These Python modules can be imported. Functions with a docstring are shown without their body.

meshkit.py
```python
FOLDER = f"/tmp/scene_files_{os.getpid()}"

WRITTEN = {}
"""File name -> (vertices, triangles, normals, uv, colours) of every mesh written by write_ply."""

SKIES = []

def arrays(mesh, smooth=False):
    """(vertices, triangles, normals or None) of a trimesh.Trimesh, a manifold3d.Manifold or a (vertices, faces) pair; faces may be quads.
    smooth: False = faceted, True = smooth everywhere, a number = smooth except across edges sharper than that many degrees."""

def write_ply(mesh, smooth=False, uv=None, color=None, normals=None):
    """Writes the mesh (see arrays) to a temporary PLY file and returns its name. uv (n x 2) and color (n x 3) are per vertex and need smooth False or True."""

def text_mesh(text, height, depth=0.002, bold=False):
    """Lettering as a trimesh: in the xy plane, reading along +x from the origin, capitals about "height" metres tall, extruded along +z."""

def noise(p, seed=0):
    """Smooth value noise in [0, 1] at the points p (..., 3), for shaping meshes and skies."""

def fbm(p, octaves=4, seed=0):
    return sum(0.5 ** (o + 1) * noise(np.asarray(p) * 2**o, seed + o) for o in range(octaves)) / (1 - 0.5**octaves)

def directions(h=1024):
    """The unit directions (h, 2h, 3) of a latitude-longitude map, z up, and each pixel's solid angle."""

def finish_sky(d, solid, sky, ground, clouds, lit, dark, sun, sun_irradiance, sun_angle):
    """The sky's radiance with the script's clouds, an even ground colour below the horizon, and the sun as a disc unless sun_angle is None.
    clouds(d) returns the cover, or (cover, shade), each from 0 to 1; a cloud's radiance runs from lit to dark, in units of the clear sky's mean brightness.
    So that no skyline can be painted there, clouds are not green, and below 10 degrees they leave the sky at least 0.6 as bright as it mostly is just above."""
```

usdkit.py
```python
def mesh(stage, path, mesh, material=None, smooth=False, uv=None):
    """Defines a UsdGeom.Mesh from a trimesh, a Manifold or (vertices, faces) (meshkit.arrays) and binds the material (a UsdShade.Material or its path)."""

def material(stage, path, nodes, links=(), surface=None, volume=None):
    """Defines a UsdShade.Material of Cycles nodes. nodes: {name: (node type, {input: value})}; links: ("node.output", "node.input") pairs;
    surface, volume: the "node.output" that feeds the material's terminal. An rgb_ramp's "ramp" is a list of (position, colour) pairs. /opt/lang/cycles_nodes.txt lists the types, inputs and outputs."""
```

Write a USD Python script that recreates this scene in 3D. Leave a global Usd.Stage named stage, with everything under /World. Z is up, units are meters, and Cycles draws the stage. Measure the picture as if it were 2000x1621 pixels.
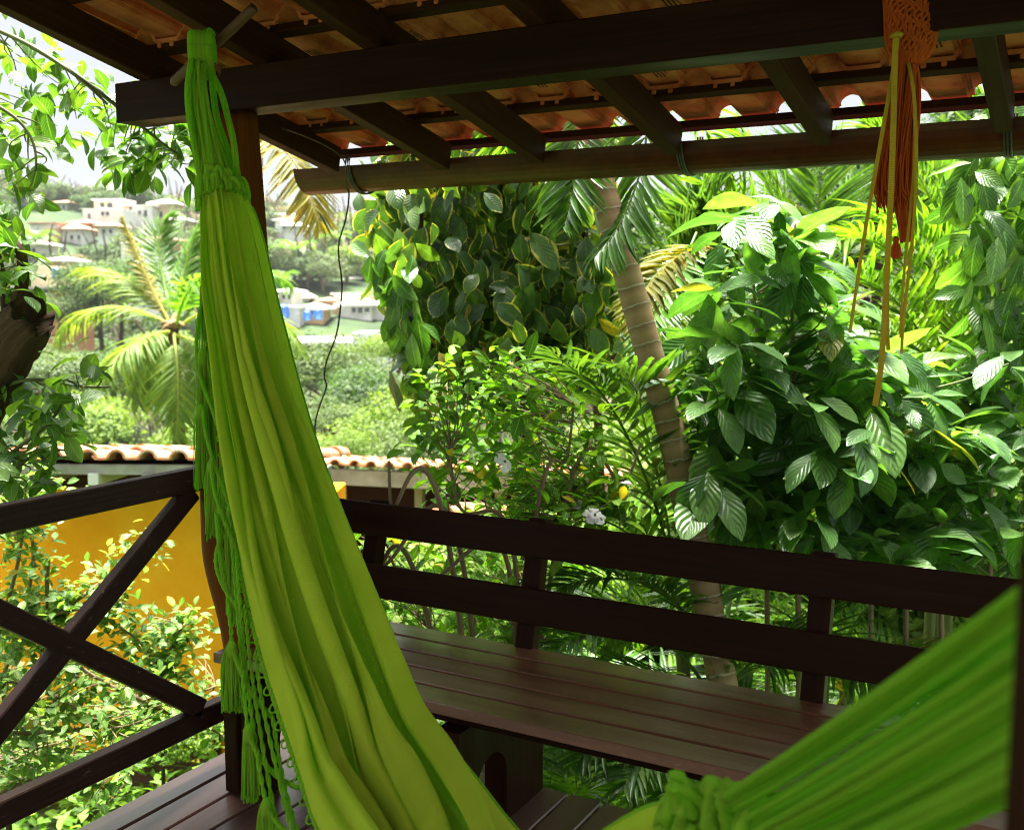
import math, random
import numpy as np
import meshkit, usdkit
from pxr import Usd, UsdGeom, UsdLux, UsdShade, Gf, Sdf, Vt

stage = Usd.Stage.CreateInMemory()
UsdGeom.SetStageUpAxis(stage, 'Z'); UsdGeom.SetStageMetersPerUnit(stage, 1.0)
UsdGeom.Xform.Define(stage, '/World'); UsdGeom.Scope.Define(stage, '/World/Looks')

# ------------------------------------------------------------------ camera, sky, sun, exposure
FPX, CX, CY, EYE = 2055.0, 1000.0, 810.5, 1.55
PITCH = math.atan(238.5 / FPX); YAW = math.atan(1157 * math.cos(PITCH) / FPX)
EXPOSURE = 5.3
SKY_STRENGTH = 0.05
SUN_INTENSITY = 0.27
SUN_EL, SUN_DIR = math.radians(76), (-0.55, 0.55)
CLOUD = (.245, .247, .25)

cam = UsdGeom.Camera.Define(stage, '/World/camera')
cam.CreateHorizontalApertureAttr(36.0); cam.CreateVerticalApertureAttr(36.0 * 829 / 1024)
cam.CreateFocalLengthAttr(36.0 * FPX / 2000)
cam.CreateFStopAttr(5.0); cam.CreateFocusDistanceAttr(2.75)
cam.CreateExposureAttr(EXPOSURE)
cam.AddTranslateOp().Set(Gf.Vec3d(0, 0, EYE))
cam.AddRotateXYZOp().Set(Gf.Vec3f(90 - math.degrees(PITCH), 0, math.degrees(YAW)))

_az = math.atan2(*SUN_DIR)
dome = UsdLux.DomeLight.Define(stage, '/World/sky')
usdkit.material(stage, '/World/Looks/sky_look', {
    'tc': ('texture_coordinate', {}), 'sx': ('separate_xyz', {}),
    'n': ('noise_texture', {'scale': 2.2, 'detail': 4.0}),
    'r': ('rgb_ramp', {'ramp': [(0.3, (CLOUD[0] * .95, CLOUD[1] * .95, CLOUD[2] * .95)), (0.7, (CLOUD[0] * 1.05, CLOUD[1] * 1.04, CLOUD[2] * 1.03))]}),
    'z': ('map_range', {'from_min': 0.0, 'from_max': 1.0, 'to_min': 1.0, 'to_max': 3.0, 'clamp': True}),   # an overcast sky: three times as bright overhead as at the horizon
    'v': ('vector_math', {'math_type': 'scale'}),
    's': ('sky_texture', {'sky_type': 'single_scattering', 'sun_disc': False, 'sun_elevation': SUN_EL, 'sun_rotation': _az, 'aerosol_density': 2.0}),
    'm': ('mix_color', {'fac': 0.98, 'use_clamp': False}),
    'b': ('background_shader', {'strength': SKY_STRENGTH})},
    [('tc.generated', 'n.vector'), ('tc.generated', 'sx.vector'), ('sx.z', 'z.value'), ('n.fac', 'r.fac'), ('r.color', 'v.vector1'), ('z.result', 'v.scale'), ('s.color', 'm.a'), ('v.vector', 'm.b'), ('m.result', 'b.color')], surface='b.background')
UsdShade.MaterialBindingAPI.Apply(dome.GetPrim()).Bind(UsdShade.Material.Get(stage, '/World/Looks/sky_look'))
dome.GetPrim().SetCustomDataByKey('kind', 'structure')
sun = UsdLux.DistantLight.Define(stage, '/World/sun')
sun.CreateNormalizeAttr(True) if hasattr(sun, 'CreateNormalizeAttr') else None
sun.CreateIntensityAttr(SUN_INTENSITY); sun.CreateAngleAttr(24); sun.CreateColorAttr(Gf.Vec3f(1.0, 0.96, 0.89))
sun.AddRotateXYZOp().Set(Gf.Vec3f(90 - math.degrees(SUN_EL), 0, math.degrees(math.atan2(SUN_DIR[0], -SUN_DIR[1]))))

# ------------------------------------------------------------------ helpers
R = random.Random(7); RN = np.random.default_rng(7)
def unit(v):
    v = np.asarray(v, float); return v / np.maximum(np.linalg.norm(v, axis=-1, keepdims=True), 1e-12)
_fh = np.array([-math.sin(YAW), math.cos(YAW), 0]); RIGHT = np.array([math.cos(YAW), math.sin(YAW), 0]); UPZ = np.array([0, 0, 1.0])
FWD = _fh * math.cos(PITCH) - UPZ * math.sin(PITCH); UPV = _fh * math.sin(PITCH) + UPZ * math.cos(PITCH); EYEP = np.array([0, 0, EYE])
def P(x, y, depth):
    """the point seen at photo position (x, y) at this distance ahead of the eye"""
    return EYEP + depth * (FWD + RIGHT * ((x - CX) / FPX) - UPV * ((y - CY) / FPX))
def proj(p):
    v = np.asarray(p, float) - EYEP; z = v @ FWD
    return CX + FPX * (v @ RIGHT) / z, CY - FPX * (v @ UPV) / z, z

_names = {}
def numbered(parent, name):
    n = _names.get((parent, name), 0); _names[(parent, name)] = n + 1
    return f'{parent}/{name}' if n == 0 else f'{parent}/{name}_{n:03d}'
MATS = {}
def mat(name, nodes, links, surface='p.BSDF', volume=None):
    MATS[name] = usdkit.material(stage, '/World/Looks/' + name, nodes, links, surface=surface, volume=volume); return name
BASE = {}
def thing(name, label, cat, base=(0, 0, 0), group=None, kind=None):
    path = numbered('/World', name); x = UsdGeom.Xform.Define(stage, path)
    x.AddTranslateOp().Set(Gf.Vec3d(*map(float, base))); BASE[path] = np.asarray(base, float)
    meta(x.GetPrim(), label, cat, group, kind); return path
def meta(p, label=None, cat=None, group=None, kind=None):
    for k, v in (('label', label), ('category', cat), ('group', group), ('kind', kind)):
        if v: p.SetCustomDataByKey(k, v)
def base_of(parent):
    while parent and parent != '/World':
        if parent in BASE: return BASE[parent]
        parent = parent.rpartition('/')[0]
    return np.zeros(3)
def put(parent, name, geo, m, smooth=False, label=None, cat=None, group=None, kind=None):
    """geo = dict(v, f[, uv, tone]); one Mesh prim under parent, points given in world space"""
    path = numbered(parent, name); v = np.asarray(geo['v'], float) - base_of(parent); f = np.asarray(geo['f'], np.int32)
    ms = UsdGeom.Mesh.Define(stage, path)
    ms.CreatePointsAttr(Vt.Vec3fArray.FromNumpy(v.astype(np.float32)))
    ms.CreateFaceVertexCountsAttr(Vt.IntArray.FromNumpy(np.full(len(f), f.shape[1], np.int32)))
    ms.CreateFaceVertexIndicesAttr(Vt.IntArray.FromNumpy(f.ravel()))
    ms.CreateSubdivisionSchemeAttr('none')
    if smooth:
        n = np.zeros_like(v); c = np.cross(v[f[:, 1]] - v[f[:, 0]], v[f[:, -1]] - v[f[:, 0]])
        for k in range(f.shape[1]): np.add.at(n, f[:, k], c)
        ms.CreateNormalsAttr(Vt.Vec3fArray.FromNumpy(unit(n).astype(np.float32))); ms.SetNormalsInterpolation('vertex')
    api = UsdGeom.PrimvarsAPI(ms)
    if 'uv' in geo: api.CreatePrimvar('st', Sdf.ValueTypeNames.TexCoord2fArray, 'vertex').Set(Vt.Vec2fArray.FromNumpy(np.asarray(geo['uv'], np.float32)))
    if 'tone' in geo: api.CreatePrimvar('tone', Sdf.ValueTypeNames.FloatArray, 'vertex').Set(Vt.FloatArray.FromNumpy(np.broadcast_to(np.asarray(geo['tone'], np.float32), (len(v),)).copy()))
    UsdShade.MaterialBindingAPI.Apply(ms.GetPrim()).Bind(MATS[m])
    meta(ms.GetPrim(), label, cat, group, kind); return path
def join(gs):
    out, o = {'v': [], 'f': []}, 0
    keys = [k for k in ('uv', 'tone') if all(k in g for g in gs)]
    for k in keys: out[k] = []
    for g in gs:
        out['v'].append(np.asarray(g['v'], float)); f = np.asarray(g['f'])
        if f.shape[1] == 4: f = np.vstack([f[:, [0, 1, 2]], f[:, [0, 2, 3]]])
        out['f'].append(f + o); o += len(g['v'])
        for k in keys: out[k].append(np.broadcast_to(g[k], (len(g['v']),)) if k == 'tone' else g[k])
    return {k: np.concatenate(v) for k, v in out.items()}

def bar(p, q, w, h, up=(0, 0, 1), bev=0.004, seed=None):
    """a chamfered plank from p to q: w wide, h high; uv runs along the grain"""
    p, q = np.asarray(p, float), np.asarray(q, float); d = unit(q - p); L = np.linalg.norm(q - p)
    s = unit(np.cross(d, up)); t = np.cross(s, d); off = (R.random() if seed is None else seed) * 50
    b = min(bev, w * .3, h * .3)
    sec = np.array([(-w/2 + b, -h/2), (w/2 - b, -h/2), (w/2, -h/2 + b), (w/2, h/2 - b), (w/2 - b, h/2), (-w/2 + b, h/2), (-w/2, h/2 - b), (-w/2, -h/2 + b)])
    ins = np.array([(x * (1 - 2*b/w), y * (1 - 2*b/h)) for x, y in sec])
    rings = [(0, ins), (b, sec), (L - b, sec), (L, ins)]
    V, F, UV = [], [], []
    def quad(pts, uvs):
        o = len(V); V.extend(pts); UV.extend(uvs); F.append((o, o+1, o+2)); F.append((o, o+2, o+3))
    per = np.concatenate([[0], np.cumsum(np.linalg.norm(np.roll(sec, -1, 0) - sec, axis=1))])
    for (a0, s0), (a1, s1) in zip(rings, rings[1:]):
        for k in range(8):
            j = (k + 1) % 8
            c = [p + d*a0 + s*s0[k][0] + t*s0[k][1], p + d*a0 + s*s0[j][0] + t*s0[j][1], p + d*a1 + s*s1[j][0] + t*s1[j][1], p + d*a1 + s*s1[k][0] + t*s1[k][1]]
            quad(c, [(off + a0, off + per[k]), (off + a0, off + per[k+1]), (off + a1, off + per[k+1]), (off + a1, off + per[k])])
    for a, sc, flip in ((0, ins, 1), (L, ins, 0)):
        o = len(V); V.extend([p + d*a + s*x + t*y for x, y in sc]); UV.extend([(off + x*.2, off + y) for x, y in sc])
        for k in range(1, 7): F.append((o, o+k+1, o+k) if flip else (o, o+k, o+k+1))
    F = np.array(F); return {'v': np.array(V), 'f': F[:, ::-1] if np.dot(np.cross(s, t), d) < 0 else F, 'uv': np.array(UV)}
def box(c, size, yaw=0, bev=0.004):
    d = np.array([math.cos(yaw), math.sin(yaw), 0]); c = np.asarray(c, float)
    return bar(c - d*size[0]/2, c + d*size[0]/2, size[1], size[2], bev=bev)
def spline(pts, n):
    from scipy.interpolate import CubicSpline
    pts = np.asarray(pts, float); t = np.linspace(0, 1, len(pts))
    if len(pts) == 2: return pts[0] + (pts[1] - pts[0]) * np.linspace(0, 1, n)[:, None]
    return CubicSpline(t, pts)(np.linspace(0, 1, n))
def tube(pts, r, sides=6, cap=True):
    p = np.asarray(pts, float); n = len(p); r = np.broadcast_to(np.asarray(r, float), (n,))
    t = unit(np.gradient(p, axis=0)); a = np.cross(t, [0, 0, 1.0]) if abs(unit(p[-1]-p[0])[2]) < .9 else np.cross(t, [1.0, 0, 0]); a = unit(a); b = np.cross(t, a)
    ang = np.arange(sides) * 2 * np.pi / sides
    v = (p[:, None] + r[:, None, None] * (np.cos(ang)[None, :, None] * a[:, None] + np.sin(ang)[None, :, None] * b[:, None])).reshape(-1, 3)
    i, j = np.meshgrid(np.arange(n - 1), np.arange(sides), indexing='ij')
    q = np.stack([i*sides + j, i*sides + (j+1) % sides, (i+1)*sides + (j+1) % sides, (i+1)*sides + j], -1).reshape(-1, 4)
    f = np.vstack([q[:, [0, 1, 2]], q[:, [0, 2, 3]]])
    s = np.concatenate([[0], np.cumsum(np.linalg.norm(np.diff(p, axis=0), axis=1))])
    uv = np.stack([np.repeat(s, sides), np.tile(ang / (2*np.pi), n)], 1)
    if cap:
        f = np.vstack([f, [(0, k+1, k) for k in range(1, sides-1)], [((n-1)*sides, (n-1)*sides+k, (n-1)*sides+k+1) for k in range(1, sides-1)]])
    return {'v': v, 'f': f, 'uv': uv, 'tone': np.zeros(len(v))}
def rope(pts, r, twist=0.05, strands=3, sides=5, n=None):
    pts = np.asarray(pts, float); L = np.linalg.norm(np.diff(pts, axis=0), axis=1).sum(); n = n or max(8, int(L / 0.008))
    p = spline(pts, n); t = unit(np.gradient(p, axis=0)); a = unit(np.cross(t, [0.31, .9, .3])); b = np.cross(t, a)
    s = np.linspace(0, L, n) / twist * 2 * np.pi
    return join([tube(p + r*.55*(np.cos(s + k*2*np.pi/strands)[:, None]*a + np.sin(s + k*2*np.pi/strands)[:, None]*b), r*.6, sides) for k in range(strands)])
def frame_of(d, up):
    d = unit(d); s = unit(np.cross(d, up)); return d, s, np.cross(s, d)

# leaves: many at once --------------------------------------------------
def leaf_template(nv, nu, peak=.5, tip=1.0):
    v = np.linspace(0, 1, nv + 1); e = math.log(.5) / math.log(peak)
    w = np.sin(np.pi * v**e) ** tip; w[0] = .03; w[-1] = .0
    u = np.linspace(-1, 1, nu + 1); VV, UU = np.meshgrid(v, u, indexing='ij')
    i, j = np.meshgrid(np.arange(nv), np.arange(nu), indexing='ij'); k = nu + 1
    q = np.stack([i*k + j, i*k + j + 1, (i+1)*k + j + 1, (i+1)*k + j], -1).reshape(-1, 4)
    return VV.ravel(), UU.ravel(), np.repeat(w, k), np.vstack([q[:, [0, 1, 2]], q[:, [0, 2, 3]]])
def leaves(o, d, n, L, W, T, bend=0.6, fold=0.25, wave=0.0, tone=None, rng=RN):
    """o, d, n: (N,3) base, direction, face normal; L, W (N,) sizes; T: leaf_template. Returns (v (N,M,3), f, uv, tone (N,))"""
    v, u, w, f = T; N = len(o); d = unit(d); s = unit(np.cross(d, n)); n = np.cross(s, d)
    L, W = np.broadcast_to(L, (N,)), np.broadcast_to(W, (N,)); bend = np.broadcast_to(bend, (N,)).astype(float)
    k = np.where(np.abs(bend) < 1e-3, 1e-3, bend)[:, None]; a = k * v
    along = np.sin(a) / k; drop = -(1 - np.cos(a)) / k
    half = W[:, None] / 2 * w * u; lift = fold * np.abs(half)
    wv = wave * W[:, None] * np.sin(v * 9 + rng.random(N)[:, None] * 6) * np.abs(u) * w * .3
    cosn, sinn = np.cos(a), np.sin(a)
    up = drop * L[:, None] + (lift + wv) * cosn; al = along * L[:, None] + (lift + wv) * sinn
    V = o[:, None] + al[..., None] * d[:, None] + half[..., None] * s[:, None] + up[..., None] * n[:, None]
    return V, f, np.stack([u * .5 + .5, v], 1), rng.random(N) if tone is None else tone
def leaves_geo(Ls, idx=None):
    V, f, uv, tone = Ls
    if idx is not None: V, tone = V[idx], tone[idx]
    N, M = V.shape[:2]
    return {'v': V.reshape(-1, 3), 'f': (f[None] + (np.arange(N) * M)[:, None, None]).reshape(-1, 3), 'uv': np.tile(uv, (N, 1)), 'tone': np.repeat(tone, M)}
def put_leaves(parent, Ls, m, single=250, name='leaf', rest='leaves'):
    """the leaves that show largest become parts of their own, the rest one part"""
    V = Ls[0]; c = V.mean(1) - EYEP; z = c @ FWD; x = CX + FPX * (c @ RIGHT) / z; y = CY - FPX * (c @ UPV) / z
    f0 = Ls[1]; a = V[:, f0[len(f0)//4]]; nn = np.cross(a[:, 1]-a[:, 0], a[:, 2]-a[:, 0]); facing = np.abs((unit(nn) * unit(c)).sum(1))
    size = np.linalg.norm(V[:, -1] - V[:, 0], axis=1) / np.maximum(z, .1) * (.3 + facing) * ((x > -40) & (x < 2040) & (y > -40) & (y < 1660) & (z > 0))
    size = size * np.exp(-(z - z.min()) * .5)
    order = np.argsort(-size); big = order[:single]; big = big[size[big] > 0]; small = np.setdiff1d(np.arange(len(V)), big)
    for i in big: put(parent, name, leaves_geo(Ls, [i]), m, smooth=True)
    if len(small): put(parent, rest, leaves_geo(Ls, small), m, smooth=True, kind='stuff')

def frond(base, d0, L, droop, nl, ll, lw, lift=0.35, sweep=0.6, ldroop=0.5, r=0.012, up=(0, 0, 1), start=.14, seed=0, rag=.15, curve=None):
    """a feather palm leaf: curved midrib and two rows of leaflets, one mesh. d0 start direction; droop bends it down"""
    g = np.random.default_rng(seed)
    if curve is None:
        n = 26; d = unit(np.asarray(d0, float)); pts = [np.asarray(base, float)]
        for i in range(n - 1):
            pts.append(pts[-1] + d * L / (n - 1)); d = unit(d + np.array([0, 0, -droop * (.3 + 1.6 * i / n) / n]))
        pts = np.array(pts)
    else:
        pts = spline(curve, 26); L = np.linalg.norm(np.diff(pts, axis=0), axis=1).sum()
    n = len(pts); t = unit(np.gradient(pts, axis=0)); side = unit(np.cross(t, up)); nrm = np.cross(side, t)
    geos = [tube(pts, np.linspace(r, r * .25, n), 5)]
    s = np.linspace(start, .99, nl); s = np.clip(s + g.normal(0, .15 / nl, nl), .02, .995)
    prof = np.sin(np.pi * np.clip((s - start) / (1 - start) * .86 + .11, 0, 1)) ** .6
    for sg in (-1, 1):
        x = s * (n - 1); i0 = np.minimum(x.astype(int), n - 2); fr = (x - i0)[:, None]
        at = lambda A: A[i0] * (1 - fr) + A[i0 + 1] * fr
        o, tt, ss, nn = at(pts), unit(at(t)), unit(at(side)), unit(at(nrm))
        sw = (sweep + .5 * s[:, None] ** 2 + g.normal(0, .09, (nl, 1)))
        dd = unit(ss * sg * np.cos(sw) + tt * np.sin(sw) + nn * (lift + g.normal(0, .10, (nl, 1))))
        T = leaf_template(5, 2, .32, .8)
        l = ll * prof * (1 + g.normal(0, rag * .5, nl)); fac = unit(nn - dd * (nn * dd).sum(1)[:, None])
        down = np.array([0, 0, -1.0]); fac = unit(fac + .001); bend = ldroop * (1 + g.normal(0, .25, nl))
        Ls = leaves(o, dd, fac, l, lw * (.6 + .4 * prof), T, bend=bend, fold=.5, tone=np.clip(g.normal(.5, .2, nl), 0, 1), rng=g)
        geos.append(leaves_geo(Ls))
    geos[0]['tone'] = np.full(len(geos[0]['v']), 1.15)
    return join(geos)

# ------------------------------------------------------------------ materials
def wood(name, dark, mid, light, rough=(.28, .5), wear=None, grain=70, bumpd=.0015, wear_at=(.62, .72), spec=.3, coat=0.0):
    n = {'uv': ('uvmap', {'attribute': 'st'}),
         'mp': ('mapping', {'scale': (2.2, grain, 1)}), 'g': ('noise_texture', {'scale': 1.0, 'detail': 6.0, 'roughness': .65}),
         'mp2': ('mapping', {'scale': (1.3, 9, 1)}), 'b': ('noise_texture', {'scale': 1.0, 'detail': 3.0}),
         'ramp': ('rgb_ramp', {'ramp': [(.25, dark), (.5, mid), (.78, light)]}),
         'mx': ('mix_float', {'fac': .45}), 'rr': ('map_range', {'from_min': .3, 'from_max': .7, 'to_min': rough[0], 'to_max': rough[1], 'clamp': True}),
         'bm': ('bump', {'strength': .5, 'distance': bumpd}), 'p': ('principled_bsdf', {'specular_ior_level': spec, 'coat_weight': coat, 'coat_roughness': .34})}
    l = [('uv.UV', 'mp.vector'), ('mp.vector', 'g.vector'), ('uv.UV', 'mp2.vector'), ('mp2.vector', 'b.vector'), ('g.fac', 'mx.a'), ('b.fac', 'mx.b'), ('mx.result', 'ramp.fac'),
         ('b.fac', 'rr.value'), ('rr.result', 'p.roughness'), ('g.fac', 'bm.height'), ('bm.normal', 'p.normal')]
    if wear:
        n |= {'mp3': ('mapping', {'scale': (22, 60, 1)}), 'w': ('noise_texture', {'scale': 1.0, 'detail': 8.0, 'roughness': .75}), 'wr': ('rgb_ramp', {'ramp': [(wear_at[0], (0, 0, 0)), (wear_at[1], (1, 1, 1))]}),
              'wm': ('mix_color', {'b': wear})}
        l += [('uv.UV', 'mp3.vector'), ('mp3.vector', 'w.vector'), ('w.fac', 'wr.fac'), ('wr.color', 'wm.fac'), ('ramp.color', 'wm.a'), ('wm.result', 'p.base_color')]
    else: l.append(('ramp.color', 'p.base_color'))
    return mat(name, n, l)
wood('dark_wood', (.0075, .0026, .0013), (.017, .0054, .0025), (.034, .0115, .005), (.32, .55), wear=(.05, .024, .01), wear_at=(.72, .82), spec=.05)
wood('rafter_wood', (.018, .0065, .003), (.038, .013, .006), (.075, .028, .012), (.5, .75), spec=.06)
wood('bench_wood', (.05, .019, .009), (.12, .046, .022), (.21, .09, .046), (.18, .40), wear=(.32, .18, .09), wear_at=(.57, .72), grain=60, spec=.5, coat=1.0)
wood('deck_wood', (.05, .022, .015), (.095, .044, .032), (.155, .082, .062), (.25, .42), wear=(.16, .09, .06), wear_at=(.62, .8), spec=.5, coat=.8)
wood('rail_wood', (.012, .005, .0032), (.025, .0105, .0068), (.05, .027, .018), (.35, .6), wear=(.20, .16, .13), wear_at=(.6, .75), grain=110, bumpd=.003, spec=.18)
wood('post_wood', (.045, .011, .0022), (.10, .026, .005), (.17, .05, .009), (.4, .6), grain=30, spec=.03)
wood('stick_wood', (.05, .022, .01), (.09, .04, .02), (.15, .075, .04), (.5, .7))
wood('bark', (.02, .012, .007), (.06, .036, .02), (.15, .10, .06), (.75, .95), grain=14, bumpd=.05, spec=.15)
wood('twig_bark', (.09, .06, .03), (.20, .14, .08), (.34, .26, .16), (.6, .8), grain=9, bumpd=.003, spec=.25)
wood('green_twig', (.05, .07, .02), (.09, .11, .03), (.15, .14, .05), (.5, .7), grain=9, bumpd=.002, spec=.3)

def noisy(name, a, b, scale=6, rough=.8, bump=.0, bscale=40, bdist=.01, spec=.3, detail=5, coords='tc.object', c=None, stops=(.35, .65), extra={}):
    ramp = [(stops[0], a), (stops[1], b)] if c is None else [(stops[0], a), (.5, b), (stops[1], c)]
    n = {'tc': ('texture_coordinate', {}), 'g': ('noise_texture', {'scale': scale, 'detail': detail, 'roughness': .62}), 'ramp': ('rgb_ramp', {'ramp': ramp}),
         'p': ('principled_bsdf', {'roughness': rough, 'specular_ior_level': spec} | extra)}
    l = [(coords, 'g.vector'), ('g.fac', 'ramp.fac'), ('ramp.color', 'p.base_color')]
    if bump:
        n |= {'h': ('noise_texture', {'scale': bscale, 'detail': 5.0, 'roughness': .65}), 'bm': ('bump', {'strength': bump, 'distance': bdist})}
        l += [(coords, 'h.vector'), ('h.fac', 'bm.height'), ('bm.normal', 'p.normal')]
    return mat(name, n, l)
noisy('terracotta', (.36, .085, .028), (.56, .155, .055), 9, .8, .35, 60, .004, c=(.62, .21, .085))
noisy('terracotta_pale', (.42, .16, .075), (.55, .24, .12), 5, .85, .3, 40, .006, c=(.60, .42, .30), stops=(.3, .62))
noisy('tile_print', (.03, .010, .006), (.05, .016, .01), 40, .8)
noisy('gutter_brown', (.05, .0095, .003), (.085, .017, .0045), 14, .38, .1, 30, .002, spec=.25)
noisy('bracket_metal', (.03, .02, .015), (.06, .045, .035), 30, .5, spec=.5)
noisy('black_cable', (.01, .01, .01), (.02, .018, .016), 20, .5)
noisy('yellow_plaster', (.80, .31, .008), (.86, .355, .011), 2.2, .85, .25, 30, .004, c=(.88, .40, .02), spec=.1)
noisy('concrete', (.22, .21, .18), (.34, .33, .29), 5, .9, .4, 30, .01)
noisy('white_wall', (.66, .65, .62), (.80, .79, .77), .6, .85)
noisy('cream_wall', (.52, .42, .28), (.62, .50, .33), .6, .85)
noisy('tan_wall', (.45, .30, .16), (.56, .38, .20), .6, .85)
noisy('brick_wall', (.34, .15, .08), (.46, .22, .12), 2.5, .9)
noisy('grey_wall', (.42, .43, .44), (.56, .57, .58), .8, .85)
noisy('white_roof', (.60, .56, .50), (.78, .74, .68), .8, .8)
noisy('red_roof', (.36, .17, .09), (.50, .30, .20), 1.2, .85)
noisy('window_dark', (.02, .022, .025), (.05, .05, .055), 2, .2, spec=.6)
noisy('blue_plastic', (.02, .10, .34), (.04, .16, .45), 3, .4, spec=.5)
noisy('petal_white', (.62, .62, .57), (.72, .72, .68), 40, .5, extra={'subsurface_weight': .2, 'subsurface_radius': (.01, .01, .01)})
noisy('soil', (.05, .035, .02), (.09, .065, .035), 3, .95, .5, 12, .05, coords='tc.object', c=(.07, .09, .025))
noisy('grass_ground', (.012, .028, .008), (.025, .05, .012), .08, .95, .5, .8, .5, c=(.045, .075, .02))
noisy('pale_ground', (.55, .52, .47), (.68, .65, .60), .3, .9)
noisy('bark_far', (.06, .045, .03), (.13, .10, .07), 3, .9)
noisy('palm_husk', (.20, .11, .05), (.34, .20, .09), 5, .9, .4, 20, .03)
noisy('brown_door', (.05, .022, .014), (.085, .04, .026), 6, .45, spec=.4)
# ringed palm trunk
mat('palm_trunk', {'uv': ('uvmap', {'attribute': 'st'}), 'tc': ('texture_coordinate', {}), 'sx': ('separate_xyz', {}), 'n': ('noise_texture', {'scale': 9, 'detail': 5.0, 'roughness': .65}),
    'ad': ('math', {'math_type': 'multiply_add', 'value2': .05}), 'ml': ('math', {'math_type': 'multiply', 'value2': 12.5}), 'fr': ('math', {'math_type': 'fraction'}),
    'rg': ('rgb_ramp', {'ramp': [(0, (.42, .37, .28)), (.05, (.40, .35, .27)), (.10, (.20, .125, .07)), (.5, (.36, .235, .13)), (1, (.28, .18, .10))]}),
    'lich': ('rgb_ramp', {'ramp': [(.55, (0, 0, 0)), (.8, (.6, .6, .6))]}), 'mx': ('mix_color', {'b': (.34, .32, .25)}), 'bm': ('bump', {'strength': .6, 'distance': .006}), 'p': ('principled_bsdf', {'roughness': .8, 'specular_ior_level': .25})},
    [('uv.UV', 'sx.vector'), ('tc.object', 'n.vector'), ('n.fac', 'ad.value1'), ('sx.x', 'ad.value3'), ('ad.value', 'ml.value1'), ('ml.value', 'fr.value1'), ('fr.value', 'rg.fac'), ('n.fac', 'lich.fac'), ('lich.color', 'mx.fac'), ('rg.color', 'mx.a'), ('mx.result', 'p.base_color'), ('rg.color', 'bm.height'), ('bm.normal', 'p.normal')])

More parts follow.
